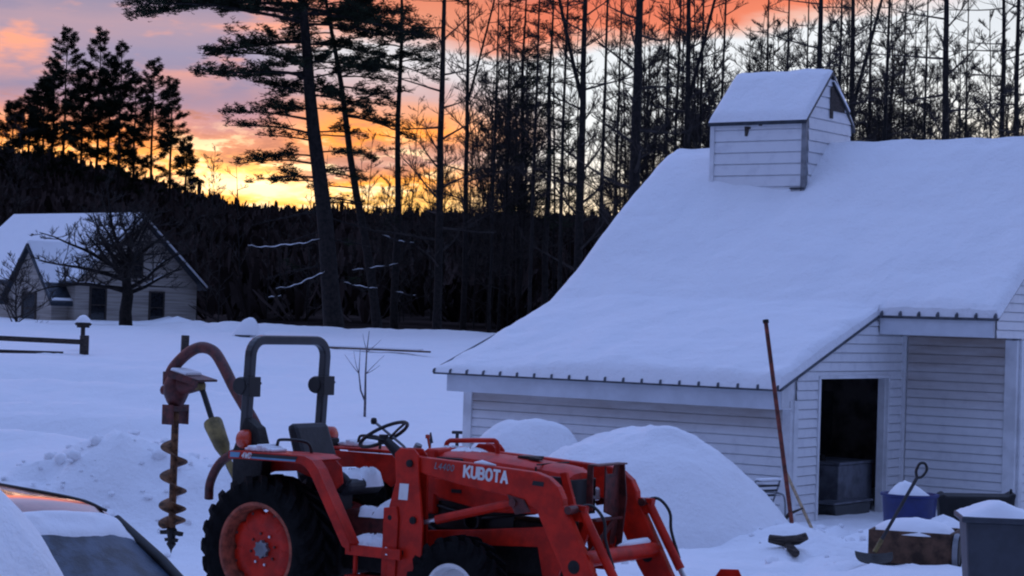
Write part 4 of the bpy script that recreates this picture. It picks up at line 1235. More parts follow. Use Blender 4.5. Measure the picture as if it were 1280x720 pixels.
# ------------------------------------------------------------------ the parked car under the snow, lower left
def build_car():
    ang = R_(38)
    c0 = Vector((-2.30, 12.05, 0))      # far front corner of the roof, on the ground
    root = empty('parked_car', c0, -ang, 'dark parked car, roof reflecting the sunset and snow along its windscreen', 'car')
    # local: x forward, y to the far side (0 = far roof edge, negative towards us)
    W = 1.25
    def surf(nm, m, nx, ny, fn, th=.02, parent=root):
        vs, fs = [], []
        for i in range(nx + 1):
            for j in range(ny + 1):
                vs.append(fn(i / nx, j / ny))
        top = len(vs)
        vs += [(x, y, z - th) for x, y, z in vs]
        J = ny + 1
        for i in range(nx):
            for j in range(ny):
                a = i * J + j
                fs += [(a, a + J, a + J + 1, a + 1), (top + a + 1, top + a + J + 1, top + a + J, top + a)]
        for i in range(nx):
            fs += [(i * J, top + i * J, top + i * J + J, i * J + J), (i * J + ny, i * J + J + ny, top + i * J + J + ny, top + i * J + ny)]
        for j in range(ny):
            fs += [(j, j + 1, top + j + 1, top + j), (nx * J + j, top + nx * J + j, top + nx * J + j + 1, nx * J + j + 1)]
        return MB().add(vs, fs).build(nm, m, parent, smooth=40)
    crown = lambda v: .055 * (1 - (2 * v - 1) ** 2)
    rf = surf('roof', 'carpaint', 16, 12, lambda u_, v_: (-1.75 + 1.75 * u_, -W * v_, 1.440 + .085 * (1 - u_) + crown(v_) - .06 * (1 - min(1, (1 - u_) * 7)) ** 2 - .10 * max(0, 1 - u_ * 5) ** 2), .03)
    ra = MB(); ra.tube(smooth_path([(-1.6, -.01, 1.518), (-1.0, -.01, 1.495), (-.3, -.01, 1.462), (-.04, -.01, 1.415)], 6), .009, 8); ra.build('roof_rail', 'black', rf, smooth=60)
    ws = surf('windscreen', 'screen', 10, 10, lambda u_, v_: (.03 + .78 * u_, -W * v_ - .04 + .02 * u_ * (1 - 2 * v_) * 4, 1.385 + crown(v_) - .50 * u_), .01)
    for v in (0, 1):
        p = MB(); y = .0 if v == 0 else -W - .06
        p.tube([(.02, y + (.012 if v == 0 else -.012), 1.365), (.40, y + (.035 if v == 0 else -.035), 1.16), (.84, y + (.05 if v == 0 else -.05), .87)], .034, 8); p.build('windscreen_pillar', 'black', root, smooth=60)
    # strip of snow on the head of the windscreen
    def sn(u_, v_):
        x = .015 + .20 * u_
        h = math.sin(math.pi * min(1, max(0, u_))) ** .5
        zz = 1.388 + crown(v_) - .63 * x
        n = float(fbm(np.array([v_ * 9.0]), np.array([u_ * 3.0]), 3)[0])
        e = min(1, min(v_, 1 - v_) * 10)
        return (x + .04 * n, -W * (v_ * 1.02 - .01), zz + (.050 + .035 * n) * h * e ** .5)
    surf('windscreen_snow', 'fine_snow', 10, 40, sn, .02, ws)
    # body below: sides, hood, tail, wheels
    b = MB()
    prof = [(-2.2, .30), (-2.25, .70), (-2.05, .93), (-1.2, .93), (.80, .90), (1.30, .84), (1.75, .72), (1.85, .50), (1.80, .28)]
    b.prism(prof, -W - .22, .22, 'y'); b.build('body', 'carpaint', root, bevel=.05)
    for y in (.10, -W - .12):
        w = MB(); s = 1 if y > -.5 else -1
        w.add([(-1.7, y, .94), (.72, y, .91), (-.02, y - s * .10, 1.37), (-1.45, y - s * .10, 1.40), (-1.7, y - s * .03, .94), (.72, y - s * .03, .91), (-.02, y - s * .13, 1.37), (-1.45, y - s * .13, 1.40)],
              [(0, 1, 2, 3), (7, 6, 5, 4), (0, 4, 5, 1), (1, 5, 6, 2), (2, 6, 7, 3), (3, 7, 4, 0)]); w.build('side_window', 'glass', root)
    w = MB(); w.add([(-2.0, -.02, .94), (-2.0, -W + .02, .94), (-1.72, -W + .1, 1.38), (-1.72, -.1, 1.38), (-1.97, -.02, .94), (-1.97, -W + .02, .94), (-1.69, -W + .1, 1.38), (-1.69, -.1, 1.38)], [(0, 1, 2, 3), (7, 6, 5, 4), (0, 4, 5, 1), (1, 5, 6, 2), (2, 6, 7, 3), (3, 7, 4, 0)]); w.build('rear_window', 'glass', root)
    for x in (-1.4, 1.1):
        for y, s in ((.14, 1), (-W - .14, -1)):
            t = MB(); t.lathe([(.20, -.09), (.30, -.10), (.32, -.06), (.32, .06), (.30, .10), (.20, .09)], (x, y, .31), 'y', 28); ty = t.build('wheel', 'rubber', root, smooth=40)
            t = MB(); t.lathe([(.21, s * .06), (.18, s * .08), (.05, s * .07), (0, s * .08)], (x, y, .31), 'y', 20); t.build('rim', 'grey', ty, smooth=40)
    hs = surf('hood_snow', 'fine_snow', 14, 14, lambda u_, v_: (.78 + .95 * u_, .15 - (W + .30) * v_, .88 - .16 * u_ ** 2 + (.16 + .08 * float(fbm(np.array([u_ * 3]), np.array([v_ * 4]), 3)[0])) * min(1, 8 * min(u_, 1 - u_, v_, 1 - v_)) ** .5), .03)
    return root


build_car()
bd = MB(); bd.box((0, 0, 0), (.24, .10, .035)); o = bd.build('wooden_board', 'tan', bevel=.004)
o.location = (-1.87, 9.0, 1.375); o.rotation_euler = (0, .05, -.1)
tag(o, 'short tan board end lying on the tall snow heap by the car windscreen', 'board')


# ------------------------------------------------------------------ things round the barn door
def gzf(x, y):
    return float(ground_z(x, y))


def lean_pole():
    a, b = Vector((3.88, 27.6, gzf(3.88, 27.6) - .15)), Vector((3.49, 28.2, 2.69))
    t = MB(); t.tube([Vector((0, 0, 0)), b - a], .030, 8); t.build
    o = t.build('pole', 'rustpole', smooth=60); o.location = a
    tag(o, 'tall thin rust red pole leaning against the barn eave', 'pole')
    c = MB(); c.tube([(b - a) * .985, (b - a) * 1.0], .042, 8); c.build('end_cap', 'iron', o)
    a, b = Vector((4.14, 27.55, -.15)), Vector((3.86, 28.45, .60))
    t = MB(); t.tube([Vector((0, 0, 0)), b - a], .022, 8); o = t.build('stick', 'tan', smooth=60); o.location = a
    tag(o, 'short tan stick leaning at the barn corner beside the doorway', 'stick')


lean_pole()


def metal_chair():
    r = empty('garden_chair', (3.46, 28.15, -.12), R_(-50), 'old tube framed garden chair half buried beside the red pole', 'chair')
    f = MB()
    for y in (-.24, .24):
        f.tube(smooth_path([(-.30, y, 0), (-.28, y, .30), (-.20, y, .42), (.15, y, .44), (.26, y, .36), (.28, y, 0)], 5), .014, 8)
        f.tube(smooth_path([(-.20, y, .0), (.0, y, .24), (.12, y, .5), (.16, y, .62)], 4), .013, 8)
    f.tube([(-.28, -.24, .3), (-.28, .24, .3)], .013, 6); f.tube([(.16, -.24, .62), (.16, .24, .62)], .013, 6)
    f.build('chair_frame', 'grey', r, smooth=60)
    s = MB()
    for k in range(5):
        s.box((-.02 + .045 * k, 0, .27 + .07 * k), (.03, .46, .012), Matrix.Rotation(-.9, 3, 'Y'))
    s.build('seat_slats', 'stub', r)
    s = MB(); s.box((.18, .0, .64), (.14, .40, .03)); s.build('chair_snow', 'fine_snow', r, bevel=.012)
    for k, (x, y, l, az, lab) in enumerate(((3.30, 27.8, .55, 2.6, 'dark crooked stick poking out of the snow left of the garden chair'), (3.62, 27.6, .45, .5, 'dark broken stick lying at the foot of the red pole'))):
        d = Vector((math.cos(az), math.sin(az), .55)) * l
        o = MB().tube([(0, 0, -.08), d * .5 + Vector((0, 0, .05)), d], [.028, .024, .012], 7).build('branch', 'oldwood', smooth=60); o.location = (x, y, gzf(x, y)); tag(o, lab, 'branch')


metal_chair()


def log_in_snow():
    r = empty('log', (3.36, 24.4, gzf(3.36, 24.4) - .05), R_(-8), 'short dark split log poking out of the snow below the red pole', 'log')
    t = MB(); t.tube([(-.22, .05, .14), (-.05, 0, .12), (.12, -.03, .15), (.22, -.05, .20)], [.05, .065, .06, .045], 9); t.tube([(-.02, 0, .10), (.10, -.20, .0)], [.05, .05], 8); t.build('wood', 'oldwood', r, smooth=50)
    s = MB(); s.tube([(-.20, .06, .18), (-.10, .03, .175), (.02, 0, .18)], [.01, .025, .008], 8); s.build('log_snow', 'fine_snow', r, smooth=180)


log_in_snow()


def snow_dome(mb, c, rx, ry, h, seed=0, n=28, rings=9, p=2.0, peak=(0, 0)):
    vs = [(c[0] + peak[0], c[1] + peak[1], c[2] + h)]
    for i in range(1, rings + 1):
        t = i / rings
        for j in range(n):
            a = 2 * math.pi * j / n
            w = 1 + .05 * math.sin(3 * a + seed) + .03 * math.sin(7 * a + 2 * seed)
            k = h * (1 - t ** p)
            vs.append((c[0] + rx * t * w * math.cos(a) + peak[0] * k / h, c[1] + ry * t * w * math.sin(a) + peak[1] * k / h,
                       c[2] + k * (1 + .15 * float(fbm(np.array([seed + 2.5 * t * math.cos(a)]), np.array([seed + 2.5 * t * math.sin(a)]), 3)[0]) * 2)))
    fs = [(0, 1 + j, 1 + (j + 1) % n) for j in range(n)] + [(1 + i * n + j, 1 + (i + 1) * n + j, 1 + (i + 1) * n + (j + 1) % n, 1 + i * n + (j + 1) % n) for i in range(rings - 1) for j in range(n)]
    return mb.add(vs, fs)


def tubs():
    r = empty('blue_tub', (5.22, 26.6, -.10), 0, 'round bright blue plastic tub heaped with snow by the doorway', 'tub')
    t = MB(); t.lathe([(.0, -.40), (.28, -.40), (.35, .56), (.375, .57), (.375, .60), (.34, .60), (.325, .54), (.28, .0), (0, .0)], (0, 0, 0), 'z', 36); t.build('tub_body', 'bluetub', r, smooth=40)
    t = MB(); snow_dome(t, (-.02, 0, .55), .30, .30, .22, 2, peak=(-.05, 0), p=1.5); t.build('tub_snow', 'fine_snow', r, smooth=180)
    r = empty('black_tub', (6.25, 27.35, .0), R_(-8), 'long black rubber trough against the barn recess wall', 'trough')
    t = MB(); pr = [(-.42, -.40), (.42, -.40), (.48, .42), (.50, .50), (.44, .50), (.40, .46), (-.40, .44), (-.44, .47), (-.52, .42), (-.50, .3)]
    t.prism(pr, -.28, .28, 'y'); t.build('trough_body', 'blacktub', r, bevel=.04)
    t = MB(); t.box((.44, -.1, .50), (.03, .05, .10)); t.build('handle', 'blacktub', r, bevel=.01)


tubs()


def cart():
    r = empty('garden_cart', (4.62, 23.15, gzf(4.6, 23.0)), R_(-20), 'low wooden garden cart with snow filled bed beside the shovel', 'cart')
    t = MB(); t.box((0, -.38, .20), (.92, .03, .36)); t.box((0, .38, .20), (.92, .03, .36)); t.box((.445, 0, .20), (.03, .73, .36)); t.box((-.445, 0, .20), (.03, .73, .36)); t.box((0, 0, .04), (.86, .73, .03)); t.build('bed', 'cartwood', r, bevel=.004)
    t = MB(); snow_dome(t, (0, 0, .34), .47, .42, .15, 5, p=3.5); t.build('cart_snow', 'fine_snow', r, smooth=180)
    for x in (.30,):
        w = MB(); w.lathe([(.14, -.03), (.18, -.035), (.20, 0), (.18, .035), (.14, .03)], (.50, x * -1 + .05, .17), 'x', 24, closed=True); ww = w.build('wheel', 'rubber', r, smooth=50)
        w = MB(); w.lathe([(.145, -.02), (.145, .02), (.05, .03), (0, .03)], (.505, x * -1 + .05, .17), 'x', 18); w.build('rim', 'iron', ww, smooth=40)
        w = MB(); w.lathe([(.205, -.03), (.215, 0), (.205, .03)], (.50, x * -1 + .05, .17), 'x', 24); w.build('rim_ring', 'grey', ww, smooth=40)


cart()


def shovel():
    r = empty('snow_shovel', (3.96, 22.35, gzf(4.06, 22.35)), 0, 'dark handled shovel standing with its blade in the snow before the cart', 'shovel')
    base = Vector((.06, .0, .14)); top = Vector((.53, .15, .95))
    s = MB(); s.tube([base, top], .020, 8); s.build('handle', 'stub', r, smooth=60)
    d = (top - base).normalized(); e = Vector((d.z, 0, -d.x)).normalized()
    g = MB(); g.tube(smooth_path([top, top + d * .06 - e * .045, top + d * .15 - e * .05, top + d * .18 + e * 0.0, top + d * .13 + e * .05, top + d * .04 + e * .04, top], 5), .016, 8); g.build('grip', 'black', r, smooth=60)
    c = MB(); c.tube([base - d * .0, base + d * .16], .026, 8); c.build('ferrule', 'yellow', r, smooth=60)
    b = MB()
    vs, fs = [], []
    for i in range(7):
        for j in range(9):
            u_, w = i / 6, j / 8 - .5
            wd = .42 * (1 - .25 * u_ ** 3)
            vs.append((base.x + w * wd * .98 - .03 * u_, base.y - .30 * u_ + .05, base.z - .05 - .05 * u_ + .10 * w * w + .03 * (1 - u_) ** 2))
    n = len(vs); vs += [(x, y, z - .008) for x, y, z in vs]
    for i in range(6):
        for j in range(8):
            a = i * 9 + j
            fs += [(a, a + 9, a + 10, a + 1), (n + a + 1, n + a + 10, n + a + 9, n + a)]
    b.add(vs, fs); b.build('blade', 'iron', r, smooth=60)


shovel()


def trash_bin():
    r = empty('rubbish_bin', (4.40, 18.35, 0), R_(-6), 'blue grey plastic rubbish bin capped with a drift of snow', 'bin')
    t = MB()
    for (w0, w1, z0, z1) in ((.50, .64, .0, .96),):
        vs = [(-w0 / 2, -.22, z0), (w0 / 2, -.22, z0), (w0 / 2, .22, z0), (-w0 / 2, .22, z0), (-w1 / 2, -.29, z1), (w1 / 2, -.29, z1), (w1 / 2, .29, z1), (-w1 / 2, .29, z1)]
        t.add(vs, [(3, 2, 1, 0), (4, 5, 6, 7), (0, 1, 5, 4), (1, 2, 6, 5), (2, 3, 7, 6), (3, 0, 4, 7)])
    t.build('bin_body', 'bin', r, bevel=.03)
    t = MB(); t.box((0, 0, .965), (.72, .66, .055)); t.build('bin_rim', 'bin', r, bevel=.015)
    t = MB()
    xs = np.linspace(-.35, .35, 16); ys = np.linspace(-.32, .32, 14)
    vs = []
    for x in xs:
        for y in ys:
            e = min(1, 7 * min(x + .35, .35 - x, y + .32, .32 - y)) ** .6 if min(x + .35, .35 - x, y + .32, .32 - y) > 0 else 0
            vs.append((x, y, .99 + e * (.085 * math.exp(-((x + .02) / .20) ** 2) + .03 + .05 * float(fbm(np.array([x * 5]), np.array([y * 5]), 3)[0]))))
    fs = [(i * 14 + j, (i + 1) * 14 + j, (i + 1) * 14 + j + 1, i * 14 + j + 1) for i in range(15) for j in range(13)]
    t.add(vs, fs); t.build('bin_snow', 'fine_snow', r, smooth=180)
    for x in (-.2, .2):
        w = MB(); w.lathe([(0, -.03), (.10, -.03), (.11, 0), (.10, .03), (0, .03)], (x, .30, .10), 'x', 20); w.build('wheel', 'rubber', r, smooth=50)


trash_bin()


# ------------------------------------------------------------------ the field: fences, posts, sapling
def field_things():
    r = empty('rail_fence', (-12.63, 61, gzf(-12.6, 61)), R_(188), 'dark two rail wooden fence running off to the left across the snow', 'fence')
    f = MB(); f.box((0, 0, .12), (.26, .22, .90)); f.build('post', 'oldwood', r, bevel=.02)
    f = MB(); f.box((5.0, 0, .48), (.2, .2, 1.2)); f.build('post', 'oldwood', r, bevel=.02)
    f = MB(); f.box((2.6, .06, .42), (5.4, .06, .15), Matrix.Rotation(-.02, 3, 'Y')); f.build('rail', 'oldwood', r)
    f = MB(); f.box((2.9, .06, .02), (4.6, .06, .13), Matrix.Rotation(-.005, 3, 'Y')); f.build('rail', 'oldwood', r)
    x, y = -13.1, 63
    r = empty('bird_feeder', (x, y, gzf(x, y)), R_(20), 'snow capped bird feeder on a post at the end of the rail fence', 'bird feeder')
    h = 2.26 - gzf(x, y) - .36
    f = MB(); f.box((0, 0, h / 2 - .2), (.12, .12, h + .4)); f.build('post', 'oldwood', r)
    f = MB(); f.box((0, 0, h + .03), (.34, .34, .06)); f.prism([(-.20, h + .06), (.20, h + .06), (.24, h + .12), (0, h + .26), (-.24, h + .12)], -.18, .18, 'y'); f.build('feeder_box', 'oldwood', r)
    f = MB(); snow_dome(f, (0, 0, h + .16), .27, .26, .22, 3, 18, 6, 2.2); f.build('snow_cap', 'fine_snow', r, smooth=180)
    x, y = -9.18, 58
    o = MB().box((0, 0, .24), (.20, .18, .9)).build('post', 'oldwood', bevel=.02); o.location = (x, y, gzf(x, y)); o.rotation_euler = (0, .02, .4)
    tag(o, 'lone short dark post in the snow behind the auger boom', 'post')
    x, y = -9.75, 76
    r = empty('boulder', (x, y, gzf(x, y)), 0, 'snow covered rock at the edge of the field left of the roll bar', 'rock')
    f = MB(); snow_dome(f, (0, 0, -.3), .55, .5, .75, 9, 14, 6, 2.4); f.build('stone', 'grey', r, smooth=40)
    f = MB(); snow_dome(f, (.0, -.03, .05), .52, .5, .62, 4, 22, 8, 2.2, (.12, 0)); snow_dome(f, (.35, 0, -.15), .5, .5, .40, 7, 18, 6, 2.2); f.build('snow_cap', 'fine_snow', r, smooth=180)
    # long timber lying across the far side of the field
    a, b = Vector((-8.9, 72, 0)), Vector((-2.6, 66, 0)); a.z = 2.62 - (431 - 387.5) * 72 / 2569; b.z = 2.62 - (440.5 - 394) * 66 / 2569
    mid = (a + b) / 2
    d = b - a
    t = MB(); t.box((0, 0, 0), (d.length, .20, .055)); o = t.build('timber', 'cartwood', bevel=.02); o.location = mid; o.rotation_euler = (0, -math.asin(d.z / d.length), math.atan2(d.y, d.x))
    tag(o, 'long low brown timber lying across the snow behind the roll bar', 'timber')
    s = MB(); s.box((-.2, .03, .06), (d.length * .96, .22, .04)); s.build('timber_snow', 'fine_snow', o, bevel=.02)
    # two little stakes beyond the tractor's hood
    x, y = -1.36, 36
    r = empty('garden_stake', (x, y, gzf(x, y)), 0, 'small dark pointed stake in the snow left of the flat topped one', 'stake')
    f = MB(); f.tube([(0, 0, -.2), (.02, 0, .38)], .016, 6); f.build('stem', 'stub', r)
    f = MB(); f.lathe([(0, .24), (.05, .26), (.03, .36), (.012, .44), (0, .44)], (.015, 0, 0), 'z', 10); f.build('tip', 'stub', r)
    x, y = -.88, 36
    r = empty('garden_stake', (x, y, gzf(x, y)), 0, 'small dark stake with flat cap in the snow by the barn corner', 'stake')
    f = MB(); f.tube([(0, 0, -.2), (0, 0, .47)], .030, 8); f.build('stem', 'stub', r)
    f = MB(); f.box((0, 0, .49), (.19, .12, .05)); f.build('cap', 'stub', r, bevel=.01)


field_things()


# ------------------------------------------------------------------ the old farmhouse
def build_house():
    yaw = R_(50)                       # gable width axis measured from +x
    K = Vector((-20.8, 98, 1.60))
    w = Vector((math.cos(yaw), math.sin(yaw), 0)); r_ = Vector((-math.sin(yaw), math.cos(yaw), 0))
    root = empty('farmhouse', K, yaw, 'small old cream farmhouse with snowy gabled roof behind a bare apple tree', 'house')
    W, L, HE, HR = 7.6, 10.0, 2.35, 5.45            # local x along the gable, local y along the ridge
    cx = W / 2
    m = MB()
    m.prism([(0, -1), (W, -1), (W, HE), (cx, HR - .05), (0, HE)], 0, L, 'y')
    m.build('wall', 'housewall', root)
    # wing on the side that faces us, its gable end turned to the camera
    y0, y1, px_ = .5, 3.9, -1.0
    ym = (y0 + y1) / 2
    hw, hp = 1.55, 3.85
    m = MB(); m.prism([(y0, -1), (y1, -1), (y1, hw), (ym, hp - .05), (y0, hw)], px_, 1.2, 'x'); m.build('wing_wall', 'housewall', root)
    def roof_pair(name, snow, run, lo, eave, peak, c, half, axis_, ov=.35):
        sl = (peak - eave) / half
        rf, sn = MB(), MB()
        for s in (-1, 1):
            e = c + s * (half + ov); ze = eave - sl * ov
            rf.prism([(e, ze), (c, peak), (c, peak - .16), (e, ze - .18)], run[0], run[1], axis_)
            sn.prism([(e + s * -.06, ze + .03), (c, peak + .03), (c, peak + .18), (e - s * .25, ze + .28), (e - s * .06, ze + .14)], run[0] + .1, run[1] - .1, axis_)
        ro = rf.build(name, 'flashing', root)
        sn.build(snow, 'roof_snow', ro, bevel=.05)
    roof_pair('roof', 'roof_snow', (-.35, L + .3), 0, HE, HR, cx, cx, 'y')
    roof_pair('wing_roof', 'wing_roof_snow', (px_ - .3, 2.6), 0, hw, hp, ym, (y1 - y0) / 2, 'x')
    # rake boards
    k = MB()
    for s in (-1, 1):
        k.prism([(cx + s * (cx + .38), HE - .36), (cx, HR - .10), (cx, HR + .02), (cx + s * (cx + .38), HE - .24)], -.40, -.36, 'y')
    k.build('rake_board', 'trim', root)
    def window(x, z, w_, h_, face='g'):
        f = MB(); p = MB(); t = .09
        if face == 'g':
            for dx, dz, a, b in ((0, h_ / 2 + t / 2, w_ + 2 * t, t), (0, -h_ / 2 - t / 2, w_ + 2 * t, t), (-w_ / 2 - t / 2, 0, t, h_), (w_ / 2 + t / 2, 0, t, h_), (0, 0, w_, .05)):
                f.box((x + dx, -.03, z + dz), (a, .06, b))
            p.box((x, -.008, z), (w_, .03, h_))
        else:
            for dx, dz, a, b in ((0, h_ / 2 + t / 2, w_ + 2 * t, t), (0, -h_ / 2 - t / 2, w_ + 2 * t, t), (-w_ / 2 - t / 2, 0, t, h_), (w_ / 2 + t / 2, 0, t, h_), (0, 0, w_, .05)):
                f.box((face - .03, x + dx, z + dz), (.06, a, b))
            p.box((face - .008, x, z), (.03, w_, h_))
        wn = f.build('window', 'oldwood', root); p.build('pane', 'pane', wn)
    window(1.35, 1.0, .85, 1.6); window(5.0, .95, .8, 1.45); window(cx - .2, 3.0, .75, 1.1)
    window(ym, .75, .95, 1.35, px_)


build_house()


# ------------------------------------------------------------------ trees
def bez(a, d, L, n, rs, bend=.25, lift=0.0):
    """a wandering limb starting at a, heading d, length L"""
    pts = [a.copy()]
    d = d.normalized()
    for i in range(n):
        d = (d + Vector((rs.uniform(-1, 1), rs.uniform(-1, 1), rs.uniform(-.6, .6))) * bend + Vector((0, 0, lift))).normalized()
        pts.append(pts[-1] + d * (L / n))
    return pts


def taper(r0, r1, n):
    return [r0 + (r1 - r0) * i / n for i in range(n + 1)]


def bare_crown(mb, rs, trunk, rad, H, first, nb, reach, up=(.35, 1.1), subs=6, twigs=4, rt=.010, thick=.40):
    ga = rs.random() * 6.28
    for b in range(nb):
        h = first + (.98 - first) * (b + rs.random() * .7) / nb
        f = h * (len(trunk) - 1); i = min(int(f), len(trunk) - 2)
        p = trunk[i].lerp(trunk[i + 1], f - i)
        r0 = max(.018, (rad[i] * (1 - (f - i)) + rad[i + 1] * (f - i)) * thick)
        ga += 2.4 + rs.uniform(-.5, .5)
        el = rs.uniform(*up)
        d = Vector((math.cos(ga) * math.cos(el), math.sin(ga) * math.cos(el), math.sin(el)))
        L = reach * (1.08 - .75 * h) * rs.uniform(.6, 1.15)
        pts = bez(p, d, L, 5, rs, .12, .02)
        mb.tube(pts, taper(r0, rt * 1.2, 5), 4, cap=False)
        for s in range(subs):
            t = rs.uniform(.2, 1.0)
            f2 = t * 5; k = min(int(f2), 4)
            q = pts[k].lerp(pts[k + 1], f2 - k)
            dd = (pts[k + 1] - pts[k]).normalized()
            side = Vector((rs.uniform(-1, 1), rs.uniform(-1, 1), rs.uniform(-.2, .9)))
            d2 = (dd * .8 + side * .8).normalized()
            L2 = L * rs.uniform(.25, .5) * (1.15 - .6 * t)
            p2 = bez(q, d2, L2, 3, rs, .13, .02)
            mb.tube(p2, taper(max(rt * 1.2, r0 * .4 * (1.1 - t)), rt * .8, 3), 3, cap=False)
            for w in range(twigs):
                t3 = rs.uniform(.15, 1.0) * 3; k3 = min(int(t3), 2)
                q3 = p2[k3].lerp(p2[k3 + 1], t3 - k3)
                d3 = ((p2[k3 + 1] - p2[k3]).normalized() * .8 + Vector((rs.uniform(-1, 1), rs.uniform(-1, 1), rs.uniform(-.3, .9))) * .8).normalized()
                L3 = L2 * rs.uniform(.35, .7)
                mb.tube([q3, q3 + d3 * L3 * .5, q3 + d3 * L3 + Vector((0, 0, .08 * L3))], [rt, rt * .8, rt * .45], 3, cap=False)


def bare_tree(name, seed, H, r0, first, nb, reach, lean=(0, 0), fork=None, loc=(0, 0, 0), label=None, group=None, wob=.035, **kw):
    rs = random.Random(seed)
    root = empty(name, loc, 0, label, 'tree', group)
    t, c = MB(), MB()
    n = 14
    pts = []
    ox, oy = 0, 0
    for i in range(n + 1):
        k = i / n
        pts.append(Vector((lean[0] * k + ox, lean[1] * k + oy, -.6 + (H + .6) * k)))
        ox += rs.uniform(-1, 1) * wob * H / n * 2; oy += rs.uniform(-1, 1) * wob * H / n * 2
    rad = [r0 * (1.25 if i == 0 else 1) * (1 - .82 * (i / n) ** 1.1) for i in range(n + 1)]
    t.tube(pts, rad, 9)
    if fork:
        i0 = int(fork * n)
        sd = rs.choice((-1, 1))
        fp = [pts[i0].copy()]
        for k in range(i0, n):
            fp.append(fp[-1] + (pts[k + 1] - pts[k]) + Vector((sd * H * .018, rs.uniform(-.1, .1), -.02 * H / n)))
        fr = [r * .72 for r in rad[i0:]]
        t.tube(fp, fr, 7)
        bare_crown(c, rs, fp, fr, H, .12, max(5, nb // 2), reach * .8, **kw)
    bare_crown(c, rs, pts, rad, H, first, nb, reach, **kw)
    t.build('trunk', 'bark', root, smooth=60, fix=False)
    c.build('crown', 'twig', root, fix=False)
    return root


def needle_pad(vs, fs, p, d, L, rs, n, size, flat=.42):
    """tufts of needles strewn along a twig"""
    side = d.cross(Vector((0, 0, 1)))
    if side.length < .01:
        side = Vector((1, 0, 0))
    side.normalize()
    for k in range(n):
        t = rs.random()
        c = p + d * (L * t) + side * rs.gauss(0, size * .55) + Vector((0, 0, rs.gauss(0, size * flat) + .10 * L * t))
        for b in range(3):
            a = rs.random() * 6.28
            q = Vector((math.cos(a), math.sin(a), rs.uniform(-.25, .75))).normalized() * size * rs.uniform(.6, 1.2)
            o = q.cross(Vector((rs.uniform(-1, 1), rs.uniform(-1, 1), rs.uniform(-1, 1)))).normalized() * size * .10
            i = len(vs)
            vs += [c - o, c + o, c + q * .7 + o * .9, c + q]
            fs += [(i, i + 1, i + 2, i + 3)]


def conifer(name, seed, H, r0, boughs, loc=(0, 0, 0), label=None, group=None, lean=(0, 0), tuft=.16, dens=14, snow=None, droop=-.05, cat='tree'):
    """boughs: list of (height, length, azimuth, elevation, leafy 0..1)"""
    rs = random.Random(seed)
    root = empty(name, loc, 0, label, cat, group)
    t, c = MB(), MB()
    n = 12
    pts = [Vector((lean[0] * (i / n) + .05 * math.sin(i * 1.3 + seed), lean[1] * (i / n), -.6 + (H + .6) * i / n)) for i in range(n + 1)]
    rad = [r0 * (1.2 if i == 0 else 1) * (1 - .9 * (i / n) ** 1.15) for i in range(n + 1)]
    t.tube(pts, rad, 10)
    vs, fs = [], []
    for (h, L, az, el, leaf) in boughs:
        f = min(.999, max(0, (h + .6) / (H + .6))) * n; i = min(int(f), n - 1)
        p = pts[i].lerp(pts[i + 1], f - i)
        d = Vector((math.cos(az) * math.cos(el), math.sin(az) * math.cos(el), math.sin(el)))
        lp = bez(p, d, L, 6, rs, .15, droop)
        rb = max(.022, min(rad[i] * .42, .014 + L * .013))
        t.tube(lp, taper(rb, .012, 6), 5, cap=False)
        ns = int(4 + L * 3.2)
        for s in range(ns):
            u_ = .22 + .78 * (s + rs.random()) / ns if leaf > .3 else rs.uniform(.2, 1)
            f2 = u_ * 6; k = min(int(f2), 5)
            q = lp[k].lerp(lp[k + 1], f2 - k)
            dd = (lp[k + 1] - lp[k]).normalized()
            sgn = rs.choice((-1, 1))
            sd = dd.cross(Vector((0, 0, 1))).normalized() * sgn
            d2 = (dd * .65 + sd * .75 + Vector((0, 0, rs.uniform(-.15, .60)))).normalized()
            L2 = (.30 + .30 * L * (1.05 - u_)) * rs.uniform(.6, 1.2)
            t.tube([q, q + d2 * L2 * .6, q + d2 * L2 + Vector((0, 0, .05 * L2))], [.012, .009, .006], 3, cap=False)
            if rs.random() < leaf:
                needle_pad(vs, fs, q + d2 * L2 * .15, d2, L2 * 1.0, rs, int(dens * (.5 + L2)), tuft)
        if leaf > .3:
            needle_pad(vs, fs, lp[4], (lp[6] - lp[4]).normalized(), (lp[6] - lp[4]).length * 1.05, rs, int(dens * 1.2), tuft)
    if vs:
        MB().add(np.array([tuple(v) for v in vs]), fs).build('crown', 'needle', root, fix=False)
    if snow:
        for pl, r in snow:
            n4 = 4 * (len(pl) - 1) + 1
            pth = smooth_path(pl, 4)
            t.tube([p - Vector((0, 0, r * .5)) for p in pth] , [.03] * n4, 5)
            s = MB(); s.tube([p + Vector((0, 0, .03 * math.sin(k * 1.9))) for k, p in enumerate(pth)], [r * .26 * (.15 + .65 * math.sin(math.pi * min(1, (k + .6) / n4))) * (1 + .35 * math.sin(k * 2.3)) for k in range(n4)], 6)
            for k in range(2, n4 - 1, 2):
                e = pth[k] + Vector((rs.uniform(-.5, .2), rs.uniform(-.3, .3), rs.uniform(-.12, .30)))
                t.tube([pth[k], e], [.014, .008], 4)
            s.build('branch_snow', 'fine_snow', root, smooth=180)
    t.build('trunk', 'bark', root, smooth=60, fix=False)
    return root


def px_at(px, y):
    """world x of an image column at depth y"""
    return (px - 640) / CAM_F * y


def base_z(x, y):
    g = gzf(x, y)
    return max(g, float(hill_z(np.array(x), np.array(y)))) if y > float(edge_y(np.array(x))) else g


